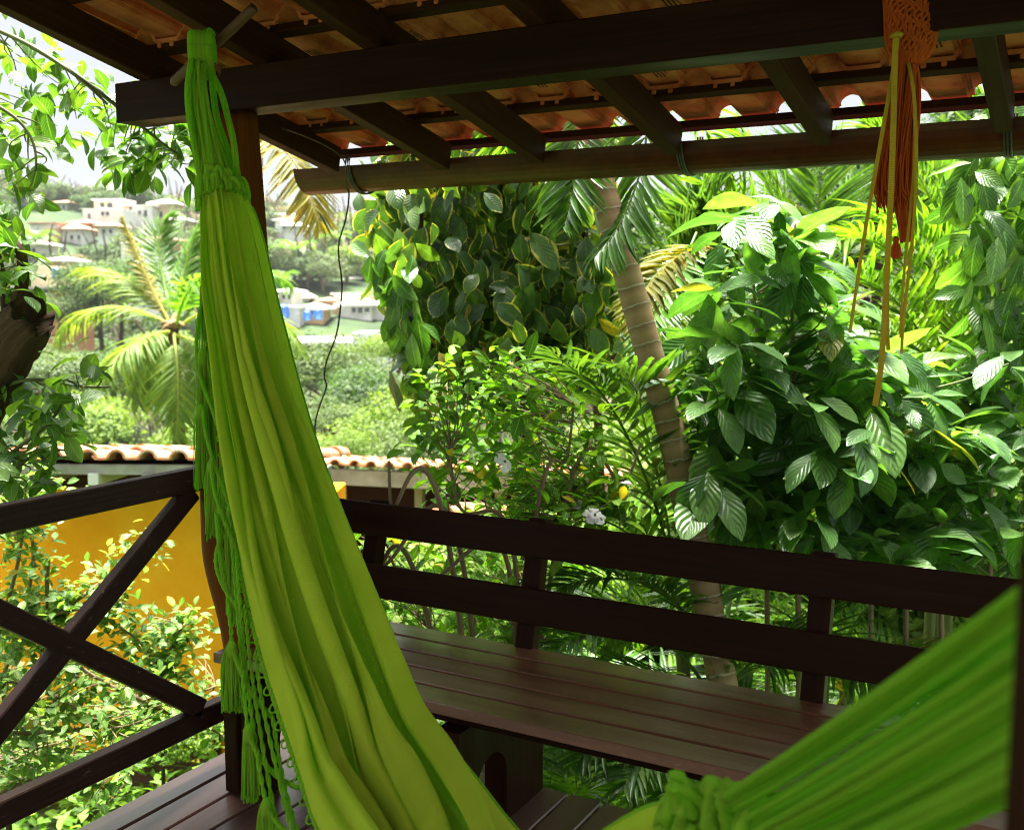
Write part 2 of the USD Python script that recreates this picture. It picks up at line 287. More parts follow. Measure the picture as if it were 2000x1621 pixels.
def leafmat(name, lo, mid, hi, trans, tfac=.35, rough=.38, spec=.5, veins=10, vein_col=None, margin=None, bump=.5, old=None, bdist=.004):
    """leaf surface: tone per leaf, pale midrib and quilted side veins along the leaf's own coordinates, light let through"""
    n = {'uv': ('uvmap', {'attribute': 'st'}), 'sx': ('separate_xyz', {}), 'at': ('attribute', {'attribute': 'tone'}),
         'ramp': ('rgb_ramp', {'ramp': [(0, lo), (.5, mid), (1.0, hi)] if old is None else [(0, lo), (.5, mid), (.9, hi), (.965, hi), (.97, old), (1, old)]}),
         'tc': ('texture_coordinate', {}), 'ns': ('noise_texture', {'scale': 24, 'detail': 3.0}),
         'nv': ('map_range', {'from_min': .3, 'from_max': .7, 'to_min': .72, 'to_max': 1.25}), 'mulc': ('vector_math', {'math_type': 'scale'}),
         'tr': ('translucent_bsdf', {}), 'hs': ('mix_color', {'fac': 1.0, 'blend_type': 'multiply', 'b': trans}), 'p': ('principled_bsdf', {'roughness': rough, 'specular_ior_level': spec}), 'mc': ('mix_closure', {'fac': tfac}),
         'cu': ('math', {'math_type': 'subtract', 'value2': .5}), 'ab': ('math', {'math_type': 'absolute'})}
    l = [('uv.UV', 'sx.vector'), ('at.fac', 'ramp.fac'), ('tc.object', 'ns.vector'), ('ns.fac', 'nv.value'), ('ramp.color', 'mulc.vector1'), ('nv.result', 'mulc.scale'),
         ('sx.x', 'cu.value1'), ('cu.value', 'ab.value1')]
    col = 'mulc.vector'
    if veins:
        n |= {'v1': ('math', {'math_type': 'multiply', 'value2': float(veins)}), 'v2': ('math', {'math_type': 'multiply_add', 'value2': -float(veins) * .75}), 'v3': ('math', {'math_type': 'multiply', 'value2': 6.2832}), 'v4': ('math', {'math_type': 'cosine'}),
              'mr': ('map_range', {'from_min': .0, 'from_max': .06, 'to_min': 1.0, 'to_max': 0.0, 'clamp': True}), 'vs': ('map_range', {'from_min': .8, 'from_max': 1.0, 'to_min': 0.0, 'to_max': .45, 'clamp': True}), 'vm': ('math', {'math_type': 'maximum'}),
              'mxv': ('mix_color', {'b': vein_col or tuple(min(1, c * 2.2 + .03) for c in mid)}), 'bm': ('bump', {'strength': bump, 'distance': bdist, 'invert': True})}
        l += [('sx.y', 'v1.value1'), ('ab.value', 'v2.value1'), ('v1.value', 'v2.value3'), ('v2.value', 'v3.value1'), ('v3.value', 'v4.value1'), ('ab.value', 'mr.value'), ('v4.value', 'vs.value'), ('mr.result', 'vm.value1'), ('vs.result', 'vm.value2'),
              ('vm.value', 'mxv.fac'), (col, 'mxv.a'), ('v4.value', 'bm.height'), ('bm.normal', 'p.normal')]
        col = 'mxv.result'
    if margin:
        n |= {'mn': ('math', {'math_type': 'multiply_add', 'value2': .62}), 'ns2': ('noise_texture', {'scale': 11, 'detail': 3.0}), 'mg': ('map_range', {'from_min': .75, 'from_max': .80, 'to_min': 0.0, 'to_max': 1.0, 'clamp': True}), 'mxm': ('mix_color', {'b': margin})}
        l += [('tc.object', 'ns2.vector'), ('ns2.fac', 'mn.value1'), ('ab.value', 'mn.value3'), ('mn.value', 'mg.value'), ('mg.result', 'mxm.fac'), (col, 'mxm.a')]
        col = 'mxm.result'
    l += [(col, 'p.base_color'), (col, 'hs.a'), ('hs.result', 'tr.color'), ('p.BSDF', 'mc.closure1'), ('tr.BSDF', 'mc.closure2')]
    return mat(name, n, l, surface='mc.closure')
leafmat('leaf_glossy', (.025, .08, .014), (.05, .13, .022), (.09, .19, .03), (3.0, 3.2, 1.2), .3, .38, .6, veins=7, vein_col=(.08, .15, .04), bump=.32, bdist=.006, old=(.22, .20, .03))
leafmat('leaf_hanging', (.022, .055, .014), (.04, .09, .02), (.075, .14, .024), (3.2, 3.4, 1.0), .25, .36, .5, veins=8, vein_col=(.06, .11, .03), margin=(.36, .33, .06), bump=.3, bdist=.005, old=(.32, .24, .03))
leafmat('leaf_lime', (.06, .16, .012), (.10, .23, .015), (.17, .30, .02), (2.0, 2.0, .8), .4, .5, .3, veins=7, bump=.3, old=(.5, .33, .02))
leafmat('leaf_tree', (.03, .085, .012), (.055, .13, .016), (.11, .2, .022), (2.2, 2.3, .8), .32, .35, .5, veins=8, bump=.3)
leafmat('leaf_vine', (.05, .12, .02), (.10, .19, .03), (.17, .25, .05), (2.0, 2.0, 1.0), .4, .45, .4, veins=6, bump=.2, old=(.42, .27, .03))
leafmat('frond_green', (.035, .10, .012), (.065, .16, .018), (.12, .22, .022), (2.6, 2.4, .8), .40, .36, .5, veins=0)
leafmat('frond_lime', (.05, .14, .010), (.09, .20, .014), (.15, .25, .02), (2.0, 2.0, .6), .45, .4, .45, veins=0)
leafmat('frond_dark', (.025, .07, .016), (.045, .11, .02), (.085, .15, .028), (2.6, 2.4, .8), .4, .4, .4, veins=0)
leafmat('frond_yellow', (.10, .12, .012), (.17, .17, .016), (.26, .22, .02), (1.6, 1.4, .7), .45, .55, .2, veins=0)
leafmat('frond_coconut', (.07, .15, .014), (.13, .22, .02), (.24, .29, .04), (2.0, 1.8, .6), .45, .5, .25, veins=0)
leafmat('crown_green', (.025, .06, .014), (.05, .10, .02), (.10, .16, .035), (1.8, 1.9, .8), .3, .6, .3, veins=0)
leafmat('crown_pale', (.05, .09, .028), (.09, .135, .04), (.15, .19, .06), (1.6, 1.7, .8), .3, .6, .3, veins=0)
leafmat('crown_lime', (.07, .13, .018), (.12, .20, .025), (.20, .27, .04), (1.8, 1.8, .7), .35, .6, .3, veins=0)
leafmat('crown_pinkish', (.09, .10, .04), (.16, .15, .07), (.26, .22, .12), (1.4, 1.3, .9), .3, .6, .3, veins=0)

def cloth(name, a, b, trans, tfac, ribs, bd=.0016, rough=.85):
    return mat(name, {'uv': ('uvmap', {'attribute': 'st'}), 'sx': ('separate_xyz', {}), 'mp': ('mapping', {'scale': (ribs, ribs * .9, 1)}), 'w': ('wave_texture', {'wave_type': 'bands', 'bands_direction': 'y', 'scale': 1.0, 'distortion': 1.2, 'detail': 2.0, 'detail_scale': 2.5}),
        'mp2': ('mapping', {'scale': (3, 9, 1)}), 'n': ('noise_texture', {'scale': 1.0, 'detail': 4.0}), 'ramp': ('rgb_ramp', {'ramp': [(.3, a), (.7, b)]}),
        'n2': ('noise_texture', {'scale': 420, 'detail': 2.0}), 'tc': ('texture_coordinate', {}), 'ad': ('math', {'math_type': 'multiply_add', 'value2': .5}),
        'bm': ('bump', {'strength': .55, 'distance': bd}), 'p': ('principled_bsdf', {'roughness': rough, 'specular_ior_level': .15, 'sheen_weight': .25, 'sheen_roughness': .5, 'sheen_tint': b}),
        'wm': ('map_range', {'from_min': 0, 'from_max': 1, 'to_min': .8, 'to_max': 1.12}), 'cm': ('vector_math', {'math_type': 'scale'}),
        't': ('translucent_bsdf', {'color': trans}), 'mc': ('mix_closure', {'fac': tfac})},
        [('uv.UV', 'mp.vector'), ('mp.vector', 'w.vector'), ('uv.UV', 'mp2.vector'), ('mp2.vector', 'n.vector'), ('n.fac', 'ramp.fac'), ('tc.object', 'n2.vector'), ('n2.fac', 'ad.value1'), ('w.fac', 'ad.value3'), ('ad.value', 'bm.height'), ('bm.normal', 'p.normal'),
         ('w.fac', 'wm.value'), ('ramp.color', 'cm.vector1'), ('wm.result', 'cm.scale'), ('cm.vector', 'p.base_color'), ('p.BSDF', 'mc.closure1'), ('t.BSDF', 'mc.closure2')], surface='mc.closure')
cloth('hammock_cloth', (.43, .53, .028), (.54, .62, .045), (.34, .80, .04), 0.38, 64, bd=.0016)
cloth('hammock_cord', (.38, .55, .04), (.50, .66, .07), (.28, .85, .05), .58, 60)
cloth('orange_yarn', (.60, .10, .018), (.74, .16, .03), (.75, .14, .02), .32, 80)
cloth('yellow_strap', (.52, .36, .03), (.60, .42, .05), (.6, .4, .03), .3, 90)
cloth('brown_twine', (.16, .07, .02), (.22, .10, .03), (.1, .05, .02), .1, 90)

# ------------------------------------------------------------------ deck, post, roof
Y0 = 2.443                                   # the beam's near face
deck = thing('deck_floor', None, None, (-1.2, 1.2, 0), kind='structure')
y_end, k, x = 2.815, 0, -2.525
while x < 1.0:
    w = .108; e = y_end + R.uniform(-.006, .006)
    put(deck, 'plank', bar((x + w/2, -2.08, -.0165 + R.uniform(-.0015, .0015)), (x + w/2, e, -.0165 + R.uniform(-.0015, .0015)), w, .033, bev=.004), 'deck_wood')
    x += w + .008
for yy in (2.62, 1.5, .4, -.7): put(deck, 'joist', bar((-2.5, yy, -.098), (1.0, yy, -.098), .07, .125), 'dark_wood')
for xx, yy in ((-2.35, 2.62), (.2, 2.62), (-2.35, .4), (.2, .4)):
    put(deck, 'pile', bar((xx, yy, -2.6), (xx, yy, -.17), .14, .14, up=(1, 0, 0)), 'dark_wood')

# corner post: a bellied, hand-hewn trunk
post = thing('corner_post', 'polished brown bellied wooden post at the deck corner behind the green hammock', 'post', (-2.405, 2.5, 0))
def turned(x, y, zs, rs, wob=0.0, n=56, sides=40):
    from scipy.interpolate import PchipInterpolator
    z = np.linspace(zs[0], zs[-1], n); r = PchipInterpolator(zs, rs)(z)
    return tube(np.stack([x + wob*np.sin(z*2.1), y + wob*np.cos(z*1.7), z], 1), r, sides)
put(post, 'shaft', turned(-2.385, 2.5, [0, .15, .45, .75, 1.0, 1.3, 1.6, 1.9, 2.1], [.058, .062, .095, .145, .142, .116, .10, .087, .076], .004), 'post_wood', smooth=True)
near_post = thing('porch_post', 'dark wooden porch post at the right edge very close', 'post', (.06, .60, 0))
put(near_post, 'shaft', bar((.057, .60, 0), (.057, .60, 2.6), .17, .13, up=(0, 1, 0), bev=.008), 'dark_wood')

roof = thing('porch_roof', 'terracotta tiled porch roof with dark beam, rafters and gutter', 'roof', (-1.2, Y0, 2.1))
TH = math.tan(math.radians(11.9)); RZ = lambda y, off: 2.226 + off - TH * (y - Y0)
put(roof, 'beam', bar((-2.848, Y0 + .058, 2.1625), (0.85, Y0 + .058, 2.1625), .116, .125, bev=.003), 'dark_wood')
put(roof, 'beam', bar((-2.848, .62, 2.545), (0.85, .62, 2.545), .116, .125, bev=.003), 'dark_wood')
RH = .10
for x in (-2.735, -2.25, -1.845, -1.327, -.828, -.31, .2, .72):
    ya, yb = -.62, 3.455 if x > -2.7 else 3.40
    put(roof, 'rafter', bar((x + .026, ya, RZ(ya, RH/2)), (x + .026, yb, RZ(yb, RH/2)), .052, RH, up=(0, TH, 1), bev=.003), 'rafter_wood')
BAT = [3.51, 3.235] + [3.235 - .364 * i for i in range(1, 11)]
for y in BAT:
    put(roof, 'batten', bar((-2.83, y, RZ(y, RH + .0135)), (0.85, y, RZ(y, RH + .0135)), .045, .025, up=(0, TH, 1), bev=.002), 'rafter_wood')
def s_tile(L, W=.212, th=.012, roll=.088, h=.046, n_roll=9, taper=0.0, nib=True):
    """one roof tile, upside as laid: flat pan with raised lip on one side and a rounded roll on the other; x across, y along, z up"""
    pan = W - roll
    prof = [(0, .014), (.012, .013), (.018, 0), (pan - .018, 0), (pan - .006, .004)]
    for a in np.linspace(.12, 1, n_roll) * np.pi: prof.append((pan + roll/2 - math.cos(a)*roll/2, h*math.sin(a) + .004))
    prof = np.array(prof); d = unit(np.gradient(prof, axis=0)); nn = np.stack([-d[:, 1], d[:, 0]], 1)
    m = len(prof); top, bot = prof + nn*th/2, prof - nn*th/2
    V = []
    for y, s in ((0, 1), (.02, 1), (L, 1 - taper)):
        for p_ in (top, bot): V += [(x, y, z) for x, z in p_]
    V = np.array(V); F = []
    for r in range(2):
        o, o2 = r*2*m, (r+1)*2*m
        for i in range(m-1):
            F += [(o+i, o+i+1, o2+i+1, o2+i), (o+m+i+1, o+m+i, o2+m+i, o2+m+i+1)]
        F += [(o, o2, o2+m, o+m), (o+m-1, o+2*m-1, o2+2*m-1, o2+m-1)]
    for o, fl in ((0, 0), (4*m, 1)):
        for i in range(m-1):
            q = (o+i, o+m+i, o+m+i+1, o+i+1); F.append(q[::-1] if fl else q)
    g = {'v': V, 'f': np.array(F)}
    if not nib: return g
    nb = []
    for x in (.045, .10): nb.append({k_: b_ for k_, b_ in bar((x-.008, L-.012, -.012), (x+.008, L-.012, -.012), .02, .016, bev=.003).items() if k_ != 'uv'})
    lip = {k_: b_ for k_, b_ in bar((.012, .012, -.0085), (pan-.006, .012, -.0085), .02, .009, bev=.003).items() if k_ != 'uv'}
    return join([g] + nb + [lip])
def lay_tile(parent, g, p0, across, along, m, **kw):
    """tile's lower-left corner at p0; across = pan to roll, along = up the slope"""
    a, l = unit(across), unit(along); n = np.cross(a, l); v = np.asarray(g['v'])
    return put(parent, 'tile', {'v': np.asarray(p0) + v[:, :1]*a + v[:, 1:2]*l + v[:, 2:3]*n, 'f': g['f']}, m, smooth=False, **kw)
up_slope = unit(np.array([0, -1, TH])); nrm_roof = unit(np.array([0, TH, 1]))
pitch = .212 - .012
tile_long, tile_first = s_tile(.40), s_tile(.335)
stamped = {}
for c, yb in enumerate(BAT):
    ylow = (3.575 if c == 0 else BAT[c] + .05) if c != 1 else 3.235 + .05
    if c == 0: continue                        # the eaves batten and the next carry one course
    ylow = 3.575 if c == 1 else BAT[c - 1] + .03
    Lc = (ylow - (BAT[c] - .02)) / math.cos(math.atan(TH))
    g = s_tile(Lc)
    for k in range(19):
        x = -2.98 + pitch * k + R.uniform(-.002, .002)
        tilt = .024 / Lc
        al = unit(up_slope - nrm_roof * tilt)
        p0 = np.array([x + pitch, ylow + R.uniform(-.004, .004), RZ(ylow, RH + .027 + .006 + .021)])
        # the roll lies to the left as seen from below
        path = lay_tile(roof, {'v': g['v'], 'f': g['f']}, p0, (-1, 0, 0), al, 'terracotta')
        if c >= 2 and (k + c) % 2 == 0:
            # printed stamp on the underside of the pan: short broken lines
            base = p0 + np.array([-1., 0, 0]) * .028 + al * (.10 + .05 * R.random()) - np.cross([-1., 0, 0], al) * .0075
            bits = []
            for row in range(4):
                s0 = .0
                while s0 < .11:
                    ln = R.uniform(.004, .016)
                    a0 = base + np.array([-1., 0, 0]) * (.006 + row * .012 + R.uniform(-.001, .001)) + al * s0
                    if row or s0 > .02: bits.append(bar(a0, a0 + al * ln, (.005 if row else .003), .001, up=nrm_roof, bev=.0001))
                    s0 += ln + R.uniform(.002, .006)
            put(path, 'stamp', join(bits), 'tile_print')
# gutter: a half-round channel, open above
gx = np.linspace(-2.99, 1.35, 30); ga = np.linspace(np.pi * 1.02, np.pi * 1.98 + .0, 15)
def channel(x0, x1, cy, cz, r, th=.004):
    V, F = [], []
    for x in (x0, x1):
        for rr in (r, r - th):
            V += [(x, cy + rr * math.cos(a), cz + rr * math.sin(a)) for a in ga]
    m = len(ga)
    for i in range(m - 1):
        F += [(i, i+1, 2*m+i+1, 2*m+i), (m+i+1, m+i, 3*m+i, 3*m+i+1), (i, m+i, m+i+1, i+1), (2*m+i, 2*m+i+1, 3*m+i+1, 3*m+i)]
    F += [(0, 2*m, 3*m, m), (m-1, 2*m-1, 4*m-1, 3*m-1)]
    return {'v': np.array(V), 'f': np.array(F)}
GY, GZ = 3.575, 2.068
gut = put(roof, 'gutter', join([channel(-2.99, -1.31, GY, GZ, .104), channel(-1.33, 0.95, GY + .001, GZ - .001, .107)]), 'gutter_brown', smooth=False)
endcap = tube([(-2.992, GY, GZ - .004), (-2.987, GY, GZ - .004)], .101, 24); endcap['v'][:, 2] = np.minimum(endcap['v'][:, 2], GZ - .002)
put(gut, 'end_cap', {k_: endcap[k_] for k_ in ('v', 'f')}, 'gutter_brown')
for x in (-2.70, -1.29, -.275, .76):
    aa = np.linspace(np.pi * .9, np.pi * 2.1, 18)
    strap = np.stack([np.full(18, x), GY + .111 * np.cos(aa), GZ + .111 * np.sin(aa)], 1)
    gs = [tube(strap + [dx, 0, 0], .0035, 5) for dx in (-.009, 0, .009)]
    if x > -2: gs.append(bar((x, GY - .135, GZ + .01), (x, GY - .105, GZ - .03), .02, .006))
    put(roof, 'gutter_bracket', join(gs), 'bracket_metal')

# ------------------------------------------------------------------ railing and bench
XP = -2.467
rail = thing('railing', 'dark wooden railing with crossed braces on the left side of the deck', 'railing', (XP, 1.7, 0))
put(rail, 'top_rail', bar((XP - .022, -2.05, .963), (XP - .022, 2.46, .963), .045, .074), 'rail_wood')
put(rail, 'bottom_rail', bar((XP - .022, -2.05, .177), (XP - .022, 2.475, .177), .045, .074), 'rail_wood')
for ya, yb in ((1.40, 2.37), (.30, 1.27)):
    L_ = math.hypot(yb - ya, .71)
    put(rail, 'brace', bar((XP - .0215, ya, .213), (XP - .0215, yb, .927), .04, .062, up=(1, 0, 0) if False else (0, -.6, .8)), 'rail_wood')
    put(rail, 'brace', bar((XP - .0195, ya, .927), (XP - .0195, yb, .213), .04, .062, up=(0, .6, .8)), 'rail_wood')
put(rail, 'post', bar((XP - .022, 1.335, 0.0), (XP - .022, 1.335, .925), .07, .07, up=(1, 0, 0)), 'rail_wood')

bench = thing('bench', 'long dark brown slatted wooden bench along the back edge of the deck', 'bench', (-1.2, 2.55, 0))
for k_ in range(5):
    w = .093; yy = 2.287 + k_ * (w + .0135) + w/2
    put(bench, 'slat', bar((-2.335 if k_ == 0 else -2.20, yy, .434), (.9, yy, .434 + R.uniform(-.001, .001)), w, .032, bev=.002), 'bench_wood')
for yy in (2.38, 2.70):
    put(bench, 'apron', bar((-2.25, yy, .392), (.85, yy, .392), .04, .052), 'dark_wood')
tl = np.array([0, .07, .286]); tl = tl / np.linalg.norm(tl)     # the back leans out
bn = unit(np.cross(tl, [1, 0, 0]))
def backpt(x, s, off): return np.array([x, 2.815, .45]) + tl * s + bn * off
for x in (-2.15, -1.522, -.632, .26):
    put(bench, 'back_post', bar(backpt(x, -.10, .0), backpt(x, .40, .0), .062, .05, up=bn), 'dark_wood')
sgn = 1 if bn[1] > 0 else -1
for s0, s1 in ((.072, .182), (.276, .388)):
    sm = (s0 + s1) / 2
    put(bench, 'back_rail', bar(backpt(-2.42, sm, -sgn * .0395), backpt(.9, sm, -sgn * .0395), s1 - s0, .028, up=bn), 'dark_wood')
put(bench, 'leg', bar((-2.285, 2.322, .003), (-2.285, 2.322, .417), .05, .055, up=(1, 0, 0)), 'dark_wood')
# slab legs with an arched cut-out
def arch_leg(x, th=.075):
    from shapely.geometry import Polygon, Point, box as sbox
    import trimesh
    s = sbox(2.31, 0.003, 2.80, .365).difference(sbox(2.40, -.1, 2.57, .155).union(Point(2.485, .155).buffer(.085, 24)))
    m = trimesh.creation.extrude_polygon(s, th, engine='earcut'); v = np.array(m.vertices)
    v = np.stack([x + v[:, 2], v[:, 0], v[:, 1]], 1)
    return {'v': v, 'f': np.array(m.faces), 'uv': np.stack([v[:, 2], v[:, 1] + v[:, 0]], 1)}
for x in (-2.25, -1.53, -.1, .7): put(bench, 'leg', arch_leg(x), 'dark_wood')

# ------------------------------------------------------------------ green hammock
from scipy.interpolate import CubicSpline, interp1d
def PH(x, y, d): return P(x, y, d*np.interp(d, [1.9, 3.06], [1.0, .89]))
NE = [(392, 388, 3.06), (396, 500, 2.97), (402, 600, 2.88), (420, 710, 2.77), (434, 830, 2.64), (447, 950, 2.50), (466, 1080, 2.36), (490, 1200, 2.23), (525, 1330, 2.10), (568, 1460, 1.97), (615, 1600, 1.85), (680, 1740, 1.70), (790, 1880, 1.52), (960, 1960, 1.40), (1240, 1920, 1.30), (1530, 1760, 1.20)]
FE = [(482, 382, 3.06), (515, 470, 2.99), (536, 560, 2.92), (560, 655, 2.82), (592, 775, 2.70), (628, 890, 2.59), (672, 1005, 2.47), (712, 1105, 2.36), (760, 1220, 2.24), (800, 1325, 2.13), (855, 1425, 2.02), (935, 1525, 1.89), (1008, 1618, 1.74), (1090, 1664, 1.58), (1195, 1612, 1.44), (1325, 1566, 1.32)]
ham = thing('hammock', 'green woven hammock with fringed edge hanging from the corner of the porch roof', 'hammock', PH(440, 900, 2.6))
ts = np.linspace(0, 1, len(NE)); NU, NV = 230, 200
us = np.linspace(0, 1, NU); vs = np.linspace(0, 1, NV)
N3 = CubicSpline(ts, [PH(*q) for q in NE])(us); F3 = CubicSpline(ts, [PH(*q) for q in FE])(us)
flow = unit(np.gradient((N3 + F3) / 2, axis=0)); acr = F3 - N3; wid = np.linalg.norm(acr, axis=1)
fn = unit(np.cross(acr, flow)); eyed = EYEP - (N3 + F3) / 2
fn *= np.sign((fn * eyed).sum(1))[:, None]
def warp(v, seed, amt):
    g = np.random.default_rng(seed); k_ = np.sort(g.random(7)); kn = np.concatenate([[0], np.cumsum(g.uniform(1 - amt, 1 + amt, 14))]); kn /= kn[-1]
    return np.interp(v, np.linspace(0, 1, 15), kn)
UU, VV = np.meshgrid(us, vs, indexing='ij')
drift = (meshkit.fbm(np.stack([UU*3.0, VV*2.0, UU*0+3], -1), 3, 5) - .5) * .10
def folds(v, nf, seed, amt=.6, sharp=.8):
    ph = warp(np.clip(v, 0, 1), seed, amt) * nf
    idx = np.floor(ph); f = ph - idx
    g = np.random.default_rng(seed + 9); hgt = g.uniform(.45, 1.15, nf + 2)
    return (np.sin(np.pi * f) ** sharp) * hgt[np.clip(idx.astype(int), 0, nf)], np.sin(2*np.pi*f)
VD = np.clip(VV + drift * np.sin(np.pi*VV), 0, 1)
fa, sa = folds(VD, 11, 3, .7); fb, sb = folds(VD, 7, 17, .75, .85); fc, sc = folds(VD, 5, 41, .7, 1.0)
wa = np.clip(1 - UU*3.0, 0, 1); wc = np.clip((UU - .3) * 2.4, 0, 1); wb = np.clip(1 - np.abs(UU - .33) * 2.2, 0.12, 1)
h = .55*wa*fa + wb*fb*.95 + wc*fc*1.25
amp = np.interp(us, [0, .08, .3, .6, .8, 1], [.024, .048, .085, .125, .135, .06])
from scipy.ndimage import gaussian_filter
fd, sd = folds(VD, 24, 61, .7, .8)
h = gaussian_filter(h + .20*wb*fa + .26*wc*fb + .11*fd*(1 - .5*wa), (2, 1.3), mode='nearest')
late = gaussian_filter(wa*sa*.3/11 + wb*sb*.75/7 + wc*sc*.8/5, (2, 1.3), mode='nearest')
ed = np.clip(np.minimum(VV, 1-VV) * 34, 0, 1)
lat = np.clip(VV + late * ed, 0, 1)
wr = (meshkit.fbm(np.stack([UU*30, VV*14, UU*0], -1), 3, 11) - .5) * .006
sag = np.interp(us, [0, .4, .7, .85, 1], [0, .0, .10, .14, .06])
# rounded body: the gathered cloth is a loose roll, its middle nearer than its edges
round_ = np.sin(np.pi * VV) * (wid * np.interp(us, [0, .3, .6, 1], [.45, .32, .15, .05]))[:, None]
HP = N3[:, None] + acr[:, None] * lat[..., None] + fn[:, None] * (amp[:, None]*h*ed**.5 + wr + round_)[..., None] - UPZ * (sag[:, None] * np.sin(np.pi*VV))[..., None]
i, j = np.meshgrid(np.arange(NU - 1), np.arange(NV - 1), indexing='ij')
fq = np.stack([i*NV + j, i*NV + j+1, (i+1)*NV + j+1, (i+1)*NV + j], -1).reshape(-1, 4)
cl = np.concatenate([[0], np.cumsum(np.linalg.norm(np.diff(N3, axis=0), axis=1))])
put(ham, 'cloth', {'v': HP.reshape(-1, 3), 'f': fq, 'uv': np.stack([VV.ravel() * 1.5, np.repeat(cl, NV)], 1)}, 'hammock_cloth', smooth=True)
put(ham, 'hem', rope(HP[4:, 0][::6] - fn[4::6] * 0.0, .0065, .03, 2, 5, n=700), 'hammock_cord', smooth=True)
put(ham, 'hem', tube(HP[4:, -1][::3], .0035, 5), 'hammock_cord', smooth=True)
# upper loops and suspension cords gathered at the knot
KN = P(396, 118, 2.745); ncord = 17
g = np.random.default_rng(21)
for c in range(ncord):
    v = (c + .5) / ncord; kk = int(v * (NV - 1)); E_ = HP[2, kk] + fn[0] * .006
    top = KN + RIGHT * (v - .5) * .045 - UPZ * .03 + fn[0] * (math.sin(v * np.pi) * .03 + g.uniform(-.02, .03))
    cross = (g.random() - .5) * .05
    mid1 = top * .62 + E_ * .38 + RIGHT * cross + fn[0] * g.uniform(-.006, .02); mid2 = top * .25 + E_ * .75 + RIGHT * cross * .5
    put(ham, 'suspension_cord', rope([top, mid1, mid2, E_], g.uniform(.006, .0095), .38, 3, 5, n=30), 'hammock_cord', smooth=True)
for c in range(15):                                    # thick loops where the cords take hold of the cloth
    v = (c + .5) / 15 + g.uniform(-.015, .015); kk = int(np.clip(v, 0, 1) * (NV - 1)); o = HP[0, kk] + fn[0] * .004
    s = RIGHT * g.uniform(.006, .011); hgt = g.uniform(.02, .075)
    put(ham, 'loop', tube(spline([o - s + UPZ*.004 - UPZ*hgt*.8, o - s*1.1 + UPZ*hgt*.2, o + UPZ*hgt*.55 + fn[0]*.01, o + s*1.1 + UPZ*hgt*.2, o + s - UPZ*hgt], 22), g.uniform(.005, .0075), 7), 'hammock_cord', smooth=True)
# the knot: wraps of cord over the stick
kt = []
for c in range(5):
    a = np.linspace(0, 2*np.pi, 30); o = KN + UPZ * .012 + RIGHT * (c - 2) * .011
    kt.append(tube(o + np.outer(np.cos(a), fn[0]*.042 + RIGHT*.006) + np.outer(np.sin(a), UPZ*.047), .0115, 7))
put(ham, 'knot', join(kt), 'hammock_cord', smooth=True)
a = np.linspace(0, 4*np.pi, 60)
put(ham, 'binding', tube(KN - UPZ*.03 + np.outer(np.cos(a), RIGHT*.042) + np.outer(np.sin(a), fn[0]*.036) + np.outer(a, UPZ*.0012), .004, 5), 'brown_twine', smooth=True)
put(ham, 'hanging_rope', tube(spline([KN + UPZ*.03, KN + UPZ*.07 + RIGHT*.02 + fn[0]*-.03, KN + UPZ*.12 - fn[0]*.07], 14), .009, 7), 'hammock_cord', smooth=True)
# fringe of twisted ropes and tassels along the near edge
def tassel(top, L, wtop, wbot, n=34, seed=0, lean=0.0):
    g = np.random.default_rng(seed); gs = []
    for k_ in range(n):
        a, rr = g.random()*6.28, math.sqrt(g.random()); off = RIGHT*math.cos(a)*rr + fn[60]*math.sin(a)*rr*.6
        l = L*g.uniform(.9, 1.04); q = [top + off*wtop*.8, top + off*(wtop*.5 + wbot*.5)*1.0 - UPZ*l*.4 + RIGHT*g.normal(0, .002), top + off*wbot - UPZ*l + RIGHT*(g.normal(0, .003) + lean)]
        gs.append(tube(spline(q, 7), g.uniform(.0013, .0022), 4))
    hd = tube(np.stack([top + UPZ*.012, top, top - UPZ*.016, top - UPZ*.03]), [wtop*.4, wtop*.85, wtop*.85, wtop*.7], 8); gs.append(hd)
    return join(gs)
for k_, (x, y, d, yb, wt, wb_) in enumerate([(396, 690, 2.76, 935, .014, .032), (400, 560, 2.88, 770, .014, .020), (392, 800, 2.70, 940, .012, .018), (414, 905, 2.55, 1045, .012, .022), (432, 760, 2.68, 1010, .009, .012), (452, 1262, 2.14, 1390, .012, .026), (485, 1425, 2.0, 1568, .012, .019), (446, 1000, 2.43, 1210, .006, .008), (520, 1570, 1.86, 1700, .012, .02)]):
    top = PH(x, y, d); put(ham, 'tassel', tassel(top, (yb - y) / FPX * d, wt, wb_, 80 if wb_ > .02 else 50, 50 + k_), 'hammock_cord', smooth=True)
fr = [[(392, 600, 2.87), (388, 720, 2.77), (415, 800, 2.66), (437, 905, 2.53)], [(397, 800, 2.68), (408, 870, 2.58), (428, 930, 2.5), (447, 985, 2.46)], [(415, 900, 2.53), (420, 960, 2.47), (440, 1020, 2.41), (462, 1075, 2.36)],
      [(422, 1005, 2.42), (428, 1060, 2.37), (440, 1140, 2.3), (468, 1190, 2.26), (488, 1225, 2.22)], [(430, 1060, 2.37), (424, 1110, 2.33), (445, 1160, 2.28), (470, 1185, 2.24)], [(452, 1262, 2.14), (466, 1300, 2.12), (490, 1350, 2.09), (532, 1400, 2.06)],
      [(484, 1425, 2.0), (495, 1455, 1.99), (525, 1500, 1.97), (583, 1538, 1.93)], [(519, 1570, 1.86), (545, 1610, 1.85), (590, 1650, 1.84), (640, 1680, 1.8)]]
for q in fr: put(ham, 'fringe_rope', rope([PH(*w_) for w_ in q], .005, .045, 3, 5), 'hammock_cord', smooth=True)
